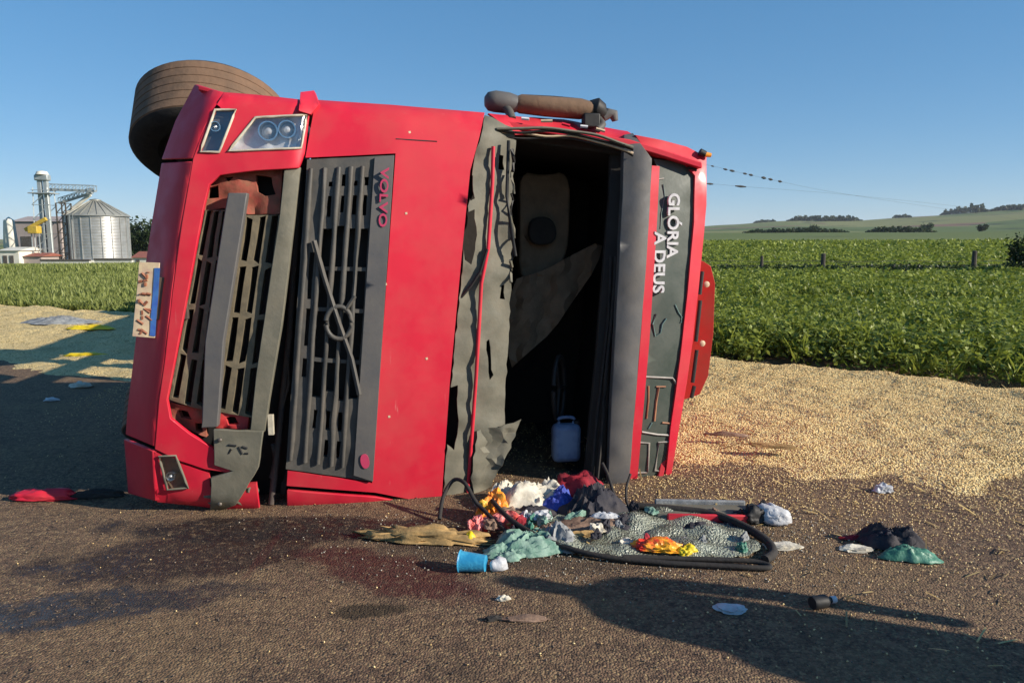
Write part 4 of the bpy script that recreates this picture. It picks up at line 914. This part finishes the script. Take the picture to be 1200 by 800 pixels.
# blue cup on its side
c_ = ground(553, 670); cup = empty('plastic_cup', c_, math.radians(-12)); tag(cup, 'bright blue plastic cup lying on its side', 'cup')
mm = Matrix.Translation((-.06, 0, .052)) @ Matrix.Rotation(math.radians(90), 4, 'Y')
lathe('body', [(.052, 0), (.050, .004), (.040, .13), (.001, .13), (.001, .125), (.036, .124), (.046, .006)], 'blue_plastic', cup, 24, mm, caps=False); lathe('rim', [(.051, -.004), (.056, 0), (.051, .006)], 'blue_plastic', cup, 24, mm, caps=False)
crumple('paper_cup', 'crushed grey paper cup next to the blue cup', 'paper cup', 584, 668, (.09, .07, .06), 'pale_plastic', 18, .5, sub=3, rough=.3)
# mirror / trim piece lying beyond the glass
p0 = ground(768, 610); p1 = ground(888, 612); d_ = (p1 - p0); L_ = d_.length
tp = empty('trim_panel', p0, math.atan2(d_.y, d_.x)); tag(tp, 'long grey and red trim panel torn off beside the cab roof', 'trim panel')
v_, f_ = box_data((0, -.03, .012), (L_, .16, .05)); mesh('panel', v_, f_, 'olive', tp, bevel=.012); v_, f_ = box_data((.06, -.055, .014), (L_ - .06, -.032, .062)); mesh('red_edge', v_, f_, 'red', tp, bevel=.008)
v_, f_ = box_data((.02, .162, .01), (L_ * .95, .19, .07)); mesh('pale_edge', v_, f_, 'grey_cloth', tp, bevel=.008); tube('end_bracket', [(L_, .05, .05), (L_ + .05, .09, .09), (L_ + .08, .02, .05)], .022, 'black', tp, 8)
crumple('mirror_glass', 'white mirror shell with black rim at the end of the trim panel', 'mirror', 904, 613, (.20, .12, .10), 'pale_plastic', 19, -.5, rough=.25)
crumple('broken_mirror', 'black broken mirror housing under the white mirror shell', 'mirror', 884, 612, (.16, .10, .10), 'black', 20, .3, rough=.4)
def flake(name, label, cat, px, py, w_, h_, mat, seed, rz=0, up=.02): return crumple(name, label, cat, px, py, (w_, h_, up), mat, seed, rz, sub=3, rough=.45)
flake('paper_scrap', 'white paper scrap on the asphalt beyond the rubber seal', 'scrap', 916, 642, .18, .09, 'cream_cloth', 30)
flake('plastic_scrap', 'clear plastic scrap lying in the long foreground shadow', 'scrap', 856, 716, .13, .08, 'pale_plastic', 31)
flake('plastic_scrap', 'pale plastic scrap on the edge of the grain', 'scrap', 1034, 577, .11, .07, 'pale_plastic', 32, up=.05)
flake('paper_scrap', 'pinkish paper scrap beside the green and black bag', 'scrap', 1004, 645, .18, .08, 'cream_cloth', 33)
flake('paper_scrap', 'tiny white scrap on the asphalt by the shadow tip', 'scrap', 590, 704, .06, .03, 'cream_cloth', 34)
flake('wood_scrap', 'flat tan wood scrap on the asphalt', 'scrap', 615, 728, .20, .04, 'brown_cloth', 35)
flake('rubber_scrap', 'black rubber scrap beside the flat wood scrap', 'scrap', 578, 728, .08, .025, 'rubber', 36, .2)
flake('leaf_scrap', 'yellow brown husk strip lying on the grain', 'husk', 905, 538, .34, .06, 'straw', 37, -.25, .03).location.z = .09
flake('twig', 'dark twig half buried in the grain', 'twig', 850, 525, .30, .035, 'brown_cloth', 41, -.2, .03).location.z = .10
drape('bag', 'black bag with torn top beside the green cloth', 'bag', 1042, 640, (.34, .20, .15), 'dark_cloth', 38, -.5, rough=.4)
drape('green_cloth', 'green cloth spilling from the black bag', 'cloth', 1064, 655, (.28, .16, .08), 'green_plastic', 39, -.2, rough=.4)
flake('scrap', 'dark scrap lying left of the black bag', 'scrap', 1002, 632, .16, .05, 'wine_cloth', 40)
bt = empty('bottle', ground(962, 712), .3); tag(bt, 'small black bottle lying in the foreground shadow', 'bottle')
mm = Matrix.Translation((-.05, 0, .03)) @ Matrix.Rotation(math.radians(90), 4, 'Y')
lathe('body', [(.001, 0), (.028, .002), (.03, .01), (.03, .07), (.014, .09), (.014, .105), (.001, .106)], 'black', bt, 20, mm); lathe('cap', [(.016, .1), (.016, .125), (.001, .126)], 'pale_plastic', bt, 14, mm)
# pale blue can inside the cab
jp = T(663, 545, .62); jw = OR + UX * jp.x + VY * .62; jw.z = max(jp.z, .08)
can = empty('jerry_can', jw, PSI); tag(can, 'pale blue plastic can lying inside the dark cab', 'can')
box('body', (-.10, -.06, 0), (.10, .06, .27), 'paleblue', can, .035); tube('handle', spline([(-.05, 0, .26), (-.05, 0, .31), (.05, 0, .31), (.05, 0, .26)], 4), .012, 'paleblue', can, 8); lathe('cap', [(.025, .26), (.025, .29), (.001, .292)], 'black', can, 14, Matrix.Translation((.075, 0, 0)))
# left of the bumper and far verge
rb = crumple('bumper_fragment', 'red bumper fragment lying in the shade beside the cab', 'fragment', 52, 586, (.40, .10, .07), 'red', 50, .05, rough=.25)
crumple('hose_scrap', 'black hose scrap between the red fragment and the bumper', 'hose scrap', 112, 584, (.34, .05, .05), 'rubber', 51, .15, rough=.3)
flake('paper_scrap', 'white paper scrap lying in the deep shade', 'scrap', 94, 454, .22, .14, 'cream_cloth', 52, 0, .06)
flake('paper_scrap', 'small grey scrap in the shade near the red fragment', 'scrap', 60, 470, .14, .08, 'pale_plastic', 56, 0, .03)
drape('tarpaulin', 'dark folded tarpaulin on the far grain', 'tarpaulin', 72, 384, (1.3, .5, .16), 'grey_cloth', 53, 0, rough=.4, lift=.08)
drape('yellow_sheet', 'bright yellow sheet lying beside the dark tarpaulin', 'sheet', 106, 391, (.85, .3, .10), 'yellow_plastic', 54, 0, rough=.4, lift=.08)
crumple('board', 'yellow strip on the grain at the edge of the shade', 'strip', 100, 419, (.55, .14, .05), 'yellow_plastic', 55, 0, rough=.3, lift=.02)
# little glass cubes round the pile
n = 2600; t = NP.random(n); qx = NP.normal(.7, .65, n); qy = NP.normal(3.95, .28, n); tt = NP.random((n, 1))
kv, kf, kc = kernels(np.stack([qx, qy, np.full(n, .008)], 1), NP.uniform(.003, .008, n), np.array([.50, .46, .38]) * tt + np.array([.12, .11, .085]) * (1 - tt))
tag(npmesh('glass_crumbs', kv, kf, 'kernel', col=kc), 'crumbs of broken glass strewn round the pile', 'glass', kind='stuff')

# the person whose long shadow falls across the foreground, standing outside the picture on the right
def person(loc, rz, label, mat):
    V_ = [(0, 0, .95), (0, 0, 1.12), (0, .01, 1.30), (0, .01, 1.45), (0, 0, 1.53), (0, -.02, 1.62), (0, -.02, 1.70),
          (.10, 0, .90), (.11, -.01, .50), (.12, .02, .10), (.12, -.10, .04), (-.10, 0, .90), (-.11, -.01, .50), (-.12, .02, .10), (-.12, -.10, .04),
          (.21, 0, 1.42), (.27, .03, 1.14), (.26, -.08, .90), (.25, -.10, .80), (-.21, 0, 1.42), (-.28, .03, 1.14), (-.28, -.08, .90), (-.27, -.10, .80)]
    E_ = [(0, 1), (1, 2), (2, 3), (3, 4), (4, 5), (5, 6), (0, 7), (7, 8), (8, 9), (9, 10), (0, 11), (11, 12), (12, 13), (13, 14), (3, 15), (15, 16), (16, 17), (17, 18), (3, 19), (19, 20), (20, 21), (21, 22)]
    r_ = [(.18, .13), (.18, .13), (.20, .13), (.15, .10), (.055, .06), (.078, .095), (.07, .085), (.095, .10), (.062, .065), (.045, .05), (.045, .035), (.095, .10), (.062, .065), (.045, .05), (.045, .035), (.07, .07), (.06, .06), (.045, .045), (.035, .05), (.07, .07), (.06, .06), (.045, .045), (.035, .05)]
    me = bpy.data.meshes.new('person'); me.from_pydata(V_, E_, []); o = bpy.data.objects.new('person', me); link(o); o.location = loc; o.rotation_euler = (0, 0, rz)
    sk = o.modifiers.new('skin', 'SKIN')
    for i_, q in enumerate(r_): me.skin_vertices[0].data[i_].radius = q
    me.skin_vertices[0].data[0].use_root = True; sk.use_smooth_shade = True
    sb = o.modifiers.new('sub', 'SUBSURF'); sb.levels = 2; sb.render_levels = 2
    me.materials.append(M[mat]); return tag(o, label, 'person')
sh = 1.78 / math.tan(SUN_EL)
for (px_, py_, lb_, mt_, rz_) in ((545, 672, 'person in dark clothes standing on the asphalt watching the truck', 'dark_cloth', -110), (672, 712, 'person in grey clothes standing beside the person in dark clothes', 'grey_cloth', -100)):
    tip = ground(px_, py_); person((tip.x + sh * math.cos(SUN_BACK), tip.y - sh * math.sin(SUN_BACK), .004), math.radians(rz_), lb_, mt_)
# ================================================================== FAR THINGS
galv = NT('galvanised_steel'); M['galv'] = pmat('galvanised', (.46, .46, .45), (.36, .36, .35), 1.2, .38, metal=.55, bump=.05); M['galv_roof'] = pmat('galvanised_roof', (.36, .36, .32), (.28, .28, .25), 1.5, .5, metal=.4)
M['wall_white'] = pmat('white_wall', (.68, .66, .58), (.55, .53, .46), 1, .8); M['pale_steel'] = pmat('pale_steel', (.42, .46, .46), (.3, .33, .34), 1, .5, metal=.3); M['shed_grey'] = pmat('shed_sheet', (.40, .33, .30), (.32, .27, .25), .8, .7)
M['roof_tile'] = pmat('red_tile', (.30, .10, .07), (.22, .08, .06), 2, .8); M['machine_yellow'] = pmat('machine_yellow', (.55, .38, .05), (.40, .28, .05), 2, .5); M['wood'] = pmat('weathered_wood', (.05, .045, .04), (.09, .075, .06), 5, .9, bump=.3)
M['bark'] = pmat('bark', (.06, .045, .03), (.1, .08, .06), 6, .9)
DS = 115.0
def zg(p): return float(H(p.x, p.y))
def wp(px, Y): p = at(px, 300, Y); p.z = 0; p.z = zg(p); return p
def px2m(n, Y): return n * Y / FPX
# grain silo
c = wp(116.5, DS); silo = empty('grain_silo', c); tag(silo, 'galvanised grain silo with a conical roof beyond the low green verge', 'silo')
rs = px2m(33, DS); eave = 7.0; apex = 9.3
pr = [(rs, 0)]
for k in range(int(eave / .22)): pr += [(rs + .035, .06 + k * .22), (rs, .17 + k * .22)]
lathe('wall', pr + [(rs, eave)], 'galv', silo, 64, caps=False)
for k in range(20): t = 2 * math.pi * k / 20; v_, f_ = box_data((rs + .03, -.05, .1), (rs + .13, .05, eave - .1), Matrix.Rotation(t, 4, 'Z')); mesh('stiffener', v_, f_, 'galv', silo, smooth=False)
rf = lathe('roof', [(rs + .35, eave - .1), (rs + .3, eave), (.8, apex - .15), (.8, apex + .15), (.05, apex + .3)], 'galv_roof', silo, 48, caps=False)
for k in range(24):
    t = 2 * math.pi * k / 24; v_, f_ = bar((math.cos(t) * (rs + .2), math.sin(t) * (rs + .2), eave + .08), (math.cos(t) * .8, math.sin(t) * .8, apex), .08); mesh('roof_rib', v_, f_, 'galv_roof', rf, smooth=False)
lathe('base_ring', [(rs + .5, -.6), (rs + .5, .35), (rs - .1, .36)], 'wall_white', silo, 48, caps=False)
lad = []
for s_ in (-.25, .25): lad.append(bar((s_ - 1.2, -rs - .28, .3), (s_ - 1.2, -rs - .28, eave), .06))
for k in range(16): lad.append(bar((-1.45, -rs - .28, .6 + k * .5), (-.95, -rs - .28, .6 + k * .5), .04))
v_, f_ = multi(lad); mesh('ladder', v_, f_, 'pale_steel', silo, smooth=False)
# bucket elevator tower
c = wp(57, DS - 4); el = empty('elevator_tower', c); tag(el, 'slim grain elevator tower with a boxy head rising beside the silo', 'tower')
ht = px2m(107, DS - 4) - .5
for s_ in (-.45, .45): v_, f_ = box_data((s_ - .28, -.25, 0), (s_ + .28, .25, ht - 1.2)); mesh('leg_casing', v_, f_, 'pale_steel', el, bevel=.02)
v_, f_ = box_data((-1.0, -.5, ht - 1.2), (1.0, .5, ht - .35)); mesh('head', v_, f_, 'pale_steel', el, bevel=.15); lathe('head_cap', [(.9, ht - .35), (.7, ht + .1), (.05, ht + .25)], 'wall_white', el, 16)
fr = []
for (x, y) in ((-1.3, -1.0), (1.3, -1.0), (-1.3, 1.0), (1.3, 1.0)): fr.append(bar((x, y, 0), (x * .8, y * .8, ht - 2.2), .12))
for k in range(5):
    z0_ = k * (ht - 2.6) / 5; z1_ = (k + 1) * (ht - 2.6) / 5
    for y in (-.95, .95): fr.append(bar((-1.25, y, z0_), (1.25, y, z1_), .08)); fr.append(bar((-1.25, y, z1_), (1.25, y, z1_), .08))
v_, f_ = multi(fr); mesh('lattice', v_, f_, 'pale_steel', el, smooth=False); v_, f_ = box_data((-1.6, -1.2, ht - 3.1), (1.6, 1.2, ht - 2.95)); mesh('platform', v_, f_, 'pale_steel', el, smooth=False)
# conveyor bridges
def conveyor(label, a_, b_, w_=.55, hh=.8, mat='pale_steel'):
    A_ = at(*a_); B_ = at(*b_); o = empty('conveyor_bridge', A_); tag(o, label, 'conveyor'); d = B_ - A_
    v_, f_ = bar((0, 0, 0), d, w_, w_ * .6); mesh('gallery', v_, f_, mat, o, smooth=False); fr = []
    n_ = 7
    for s_ in (-.35, .35):
        fr.append(bar(Vector((0, s_, hh)), d + Vector((0, s_, hh)), .09))
        for k in range(n_ + 1): q = d * (k / n_); fr.append(bar(q + Vector((0, s_, 0)), q + Vector((0, s_, hh)), .07))
        for k in range(n_): fr.append(bar(d * (k / n_) + Vector((0, s_, 0)), d * ((k + 1) / n_) + Vector((0, s_, hh)), .05))
    v_, f_ = multi(fr); mesh('railing', v_, f_, mat, o, smooth=False); return o
conveyor('level steel conveyor bridge running from the tower top over the silo', (55, 222, DS - 3), (112, 224, DS - 3))
conveyor('sloping steel conveyor bridge below the level one', (70, 238, DS - 2), (108, 226, DS - 2), .5, .7)
cp = tube('down_pipe', [Vector((0, 0, 0)), at(78, 250, DS - 2) - at(106, 228, DS - 2)], .28, 'wall_white'); cp.location = at(106, 228, DS - 2); tag(cp, 'white slanting grain pipe beneath the conveyor bridges', 'pipe')
# intake tower with braces next to silo
c = wp(79, DS - 3); tw = empty('support_tower', c); tag(tw, 'dark lattice support tower against the silo wall', 'tower'); fr = []
hh = px2m(68, DS - 3)
for (x, y) in ((-.7, -.7), (.7, -.7), (-.7, .7), (.7, .7)): fr.append(bar((x, y, 0), (x, y, hh), .16))
for k in range(6):
    for y in (-.7, .7): fr.append(bar((-.7, y, k * hh / 6), (.7, y, (k + 1) * hh / 6), .1)); fr.append(bar((-.7, y, (k + 1) * hh / 6), (.7, y, (k + 1) * hh / 6), .1))
v_, f_ = multi(fr); mesh('frame', v_, f_, 'steel', tw, smooth=False)
# drying shed
def shed(name, label, x0, x1, ytop, ybot, Y, wall, roof, depth=8, pitch=.9, cat='shed', doors=0):
    p0 = wp(x0, Y); p1 = wp(x1, Y); w_ = p1.x - p0.x; h_ = px2m(ybot - ytop, Y); o = empty(name, ((p0.x + p1.x) / 2, Y, p0.z)); tag(o, label, cat)
    v_, f_ = box_data((-w_ / 2, 0, 0), (w_ / 2, depth, h_)); mesh('wall', v_, f_, wall, o, smooth=False)
    vs = [(-w_ / 2 - .3, -.3, h_), (w_ / 2 + .3, -.3, h_), (w_ / 2 + .3, depth + .3, h_), (-w_ / 2 - .3, depth + .3, h_), (-w_ / 2 - .3, depth / 2, h_ + pitch), (w_ / 2 + .3, depth / 2, h_ + pitch)]
    mesh('roof', vs, [[0, 1, 5, 4], [2, 3, 4, 5], [0, 4, 3], [1, 2, 5], [0, 3, 2, 1]], roof, o, smooth=False)
    for k in range(doors): v_, f_ = box_data((-w_ * .35 + k * w_ * .35, -.06, .02), (-w_ * .35 + k * w_ * .35 + min(2.2, w_ * .22), -.01, h_ * .62)); mesh('door', v_, f_, 'steel', o, smooth=False)
    return o
shed('drying_shed', 'tall pinkish grey drying shed behind the elevator tower', 18, 74, 258, 303, DS + 10, 'shed_grey', 'shed_grey', 9, 1.0, doors=2)
shed('store', 'low dark roofed store left of the elevator tower', 26, 48, 296, 304, DS - 8, 'shed_grey', 'roof_tile', 5, .5)
shed('house', 'white low house at the foot of the tall white tower', 0, 22, 293, 308, DS - 9, 'wall_white', 'wall_white', 6, .5, 'house', 2)
shed('house', 'little house with a red tiled roof right of the silo', 156, 176, 300, 306, DS - 5, 'wall_white', 'roof_tile', 5, .9, 'house', 1)
# slender white bin
c = wp(14, DS - 2); sb_ = empty('hopper_bin', c); tag(sb_, 'slender white hopper bin between the house and the shed', 'bin'); lathe('shell', [(.6, 1.6), (1.0, 2.3), (.75, 6.0), (.7, 6.3), (.05, 6.8)], 'wall_white', sb_, 24)
for k in range(4): t = math.pi / 4 + k * math.pi / 2; v_, f_ = bar((math.cos(t) * .8, math.sin(t) * .8, 0), (math.cos(t) * .8, math.sin(t) * .8, 2.4), .15); mesh('leg', v_, f_, 'pale_steel', sb_, smooth=False)
c = wp(-3, DS); mt = empty('mast', c); tag(mt, 'tall white lattice mast at the edge of the silo yard', 'mast'); hh = px2m(96, DS); fr = []
for (x, y) in ((-.6, -.6), (.6, -.6), (0, .6)): fr.append(bar((x, y, 0), (x * .5, y * .5, hh), .14))
for k in range(9): fr.append(bar((-.58, -.58, k * hh / 9), (.55, -.55, (k + 1) * hh / 9), .08)); fr.append(bar((.58, -.58, k * hh / 9), (-.5, -.55, (k + 1) * hh / 9), .08))
v_, f_ = multi(fr); mesh('lattice', v_, f_, 'wall_white', mt, smooth=False); v_, f_ = box_data((-.7, -.7, hh * .9), (.7, .7, hh)); mesh('head', v_, f_, 'pale_steel', mt, bevel=.05)
# yellow intake machine
p = at(42, 268, DS - 6); ym = empty('intake_machine', p); tag(ym, 'yellow steel intake machine hung beside the elevator tower', 'machine')
v_, f_ = box_data((-.9, -.6, -.7), (.5, .6, .4)); mesh('hopper', v_, f_, 'machine_yellow', ym, bevel=.1); v_, f_ = bar((-1.5, 0, -.2), (1.6, 0, 1.4), .5, .5); mesh('chute', v_, f_, 'machine_yellow', ym, smooth=False)
for x in (-.7, .4): v_, f_ = bar((x, 0, -.6), (x, 0, p.z * -1 + float(H(p.x, p.y))), .12); mesh('leg', v_, f_, 'pale_steel', ym, smooth=False)
# low walls in front
def lowwall(label, x0, x1, y0, y1, Y, mat='wall_white'):
    p0 = wp(x0, Y); p1 = wp(x1, Y); zt = at(x0, y0, Y).z; o = empty('boundary_wall', p0); tag(o, label, 'wall')
    v_, f_ = box_data((0, 0, -.1), (p1.x - p0.x, .3, zt - p0.z)); mesh('wall', v_, f_, mat, o, smooth=False); v_, f_ = box_data((-.05, -.08, zt - p0.z + .003), (p1.x - p0.x + .05, .38, zt - p0.z + .25)); mesh('coping', v_, f_, 'steel', o, smooth=False)
lowwall('low white boundary wall in front of the elevator tower', 47, 104, 306, 312, DS - 12)
lowwall('low white boundary wall in front of the silo', 110, 154, 305, 312, DS - 13)
# trees: crown of many leaf-sized faces round limbs
def tree(name, label, base, h_, rx, rz_, n_, size, ca, cb, seed, group=None, trunk_h=.35):
    o = empty(name, base); tag(o, label, 'tree', group); rg = np.random.default_rng(seed)
    lm = [tube_data(spline([(0, 0, -.2), (.03 * h_, 0, h_ * .25), (0, .02 * h_, h_ * .6)], 3), [h_ * .035 * (1 - .1 * k) for k in range(7)], 8)]
    cl = []
    for k in range(9):
        a_ = rg.uniform(0, 6.28); e_ = Vector((math.cos(a_) * rx * rg.uniform(.4, .95), math.sin(a_) * rx * rg.uniform(.4, .95), h_ * rg.uniform(.35, .92))); cl.append(e_); lm.append(tube_data([(0, 0, h_ * rg.uniform(.2, .45)), e_ * .5 + Vector((0, 0, h_ * .18)), e_], [h_ * .016, h_ * .01, h_ * .004], 5))
    v_, f_ = multi(lm); mesh('trunk', v_, f_, 'bark', o)
    cl = np.array([tuple(q) for q in cl]); cc = cl[rg.integers(0, len(cl), n_)] + rg.normal(size=(n_, 3)) * [rx * .25, rx * .25, rz_ * .22]; cc[:, 2] = np.maximum(cc[:, 2], h_ * trunk_h * rg.uniform(.4, 1, n_))
    q, _ = np.linalg.qr(rg.normal(size=(n_, 3, 3))); b_ = np.array([[-1, 0, 0], [0, -.5, 0], [1, 0, .15], [0, .5, 0]], float)
    vs = (np.einsum('kj,nji->nki', b_, q) * (size * rg.uniform(.6, 1.3, n_))[:, None, None] + cc[:, None, :]).reshape(-1, 3); mixv = rg.random((n_, 1)); col = np.repeat(np.array(ca) * (1 - mixv) + np.array(cb) * mixv, 4, 0)
    npmesh('crown', vs, np.arange(n_ * 4).reshape(-1, 4), 'leaf', col=col, parent=o); return o
dk = ((.018, .035, .012), (.05, .075, .025))
for k, (x_, h_, lb) in enumerate(((153, 5.2, 'dark tree rising close behind the silo'), (163, 6.4, 'tallest dark tree between the silo and the truck'), (175, 6.0, 'broad dark tree beyond the red roofed house'), (190, 5.5, 'dark tree half hidden by the truck bumper'))):
    p = wp(x_, DS + 16 + 5 * (k % 2)); tree('tree', lb, p, h_, 2.2, h_ * .8, 1500, .32, *dk, 60 + k, 'trees behind the silo yard', .12)
for k, (x_, Y, h_, lb) in enumerate(((953, 620, 6.5, 'lone round tree on the pale hillside'), (1083, 560, 6.5, 'dark tree beside the hedge line on the hillside'), (1149, 520, 4.5, 'small bushy tree at the far edge of the crop'))):
    p = wp(x_, Y); tree('tree', lb, p, h_, h_ * .6, h_ * .6, 700, .7, *dk, 80 + k, 'trees out on the far slopes', .15)
p = wp(1201, 30); tree('bush', 'dark bush beside the fence line at the crop edge', p, 1.55, .55, 1.2, 900, .09, *dk, 95, None, .1)
# hedges / woods that read as one mass
def wood(label, spans, n_, size, hgt, seed):
    rg = np.random.default_rng(seed); vs = []; cs = []
    for (x0, x1, Y, h_) in spans:
        m_ = int(n_ * (x1 - x0)); xx = rg.uniform(x0, x1, m_)
        if Y > 1000:                 # on the skyline: the crest is where the ground stands highest against the sky
            yc = np.linspace(1500, 6000, 60); xc_ = np.linspace(x0, x1, 12); best = [yc[np.argmax((H((q_ - 600) / FPX * yc, yc) - CAMZ) / yc)] for q_ in xc_]; YY = np.interp(xx, xc_, best) + rg.uniform(-60, 30, m_)
        else: YY = Y + rg.uniform(-12, 12, m_)
        X_ = (xx - 600) / FPX * YY
        cl = np.floor(xx / 2.3); hv = h_ * (.35 + .65 * vnoise(cl, cl * 0, seed)) * np.clip(np.minimum(xx - x0, x1 - xx) / (x1 - x0) * 7, .12, 1); Z_ = H(X_, YY) + hv * rg.random(m_) ** .7
        q, _ = np.linalg.qr(rg.normal(size=(m_, 3, 3))); b_ = np.array([[-1, 0, 0], [0, -.6, 0], [1, 0, .15], [0, .6, 0]], float)
        vs.append((np.einsum('kj,nji->nki', b_, q) * (size * Y / 600 * rg.uniform(.6, 1.3, m_))[:, None, None] + np.stack([X_, YY, Z_], 1)[:, None, :]).reshape(-1, 3)); t_ = rg.random((m_, 1)); cs.append(np.repeat(np.array(dk[0]) * (1 - t_) + np.array(dk[1]) * t_, 4, 0))
    v_ = np.concatenate(vs); tag(npmesh('far_wood', v_, np.arange(len(v_)).reshape(-1, 4), 'leaf', col=np.concatenate(cs)), label, 'wood', kind='stuff')
wood('dark hedge lines crossing the far slope', [(868, 990, 450, 2.6), (1010, 1092, 460, 3.8)], 26, 1.1, 4, 3)
wood('distant woods along the hill crest', [(1095, 1150, 3300, 22), (1150, 1260, 3300, 11), (1040, 1062, 3200, 8), (880, 905, 3000, 7), (918, 1005, 3100, 13)], 40, .55, 20, 4)
# fence: posts and wires along the dark strip in the crop
fe = empty('wire_fence', wp(893, 32.3)); tag(fe, 'dark wooden posts and wires of the fence crossing the crop', 'fence'); f0 = fe.location.copy()
for x_, w_, top in ((716, .15, .9), (893, .15, 1.1), (965, .20, 1.2), (1048, .13, .72), (1142, .21, 1.32), (1232, .18, 1.1)):
    p = wp(x_, 32.3) - f0; lathe('post', [(w_ / 2, -.3), (w_ / 2 * .97, top * .5), (w_ / 2 * .9, top - .03), (w_ / 2 * .5, top)], 'wood', fe, 9, Matrix.Translation(p))
a0 = wp(716, 32.3) - f0; a1 = wp(1232, 32.3) - f0
for zz in (.45, .68, .86): tube('wire', [a0 + Vector((0, 0, zz)) + (a1 - a0) * t + Vector((0, 0, .03 * math.sin(t * 31))) for t in np.linspace(0, 1, 24)], .008, 'steel', fe, 4)
# overhead cables with dark beads
def cable(label, pts, beads, Y0, Y1):
    P_ = []
    x0, x1 = pts[0][0], pts[-1][0]
    for (x, y) in pts: P_.append(at(x, y, Y0 + (Y1 - Y0) * (x - x0) / (x1 - x0)))
    o = empty('overhead_cable', P_[0]); tag(o, label, 'cable'); q = spline([p - P_[0] for p in P_], 8); tube('strand', q, .006, 'steel', o, 4)
    for (x, r_, ln) in beads:
        y = interp(x, pts); yy = interp(x + .1, pts); a_ = at(x - ln, interp(x - ln, pts), Y0 + (Y1 - Y0) * (x - ln - x0) / (x1 - x0)) - P_[0]; b_ = at(x + ln, interp(x + ln, pts), Y0 + (Y1 - Y0) * (x + ln - x0) / (x1 - x0)) - P_[0]
        m_ = (a_ + b_) / 2; tube('bead', [a_, m_, b_], [r_ * .5, r_, r_ * .5], 'black', o, 8)
cable('upper overhead cable strung with dark beads above the crop', [(700, 168), (834, 194.5), (850, 198.5), (875, 204), (913, 212.5), (1000, 229), (1200, 258)], [(835, .05, 1.6), (850, .07, 2), (858, .08, 2.5), (873, .07, 2), (880, .08, 2), (895, .10, 2.2), (903, .09, 2.0), (914, .09, 1.8)], 38, 75)
cable('lower overhead cable with two long dark beads', [(700, 208), (832, 215.5), (868, 218.5), (1000, 229), (1200, 250)], [(832, .07, 3.5), (868, .08, 6)], 40, 77)
# ================================================================== AIR
hz = bpy.data.materials.new('haze_air'); hz.use_nodes = True; n = hz.node_tree.nodes; n.remove(n['Principled BSDF'])
pv = n.new('ShaderNodeVolumePrincipled'); pv.inputs['Color'].default_value = (.78, .86, 1.0, 1); pv.inputs['Density'].default_value = .00007; pv.inputs['Anisotropy'].default_value = 0
hz.node_tree.links.new(pv.outputs[0], n['Material Output'].inputs['Volume'])
v_, f_ = box_data((-9200, -9200, -60), (9200, 9200, 260)); me = bpy.data.meshes.new('haze'); me.from_pydata([tuple(v) for v in v_], [], f_); me.materials.append(hz)
ho = link(bpy.data.objects.new('haze', me)); tag(ho, 'thin pale haze in the air over the fields', 'haze', kind='stuff')
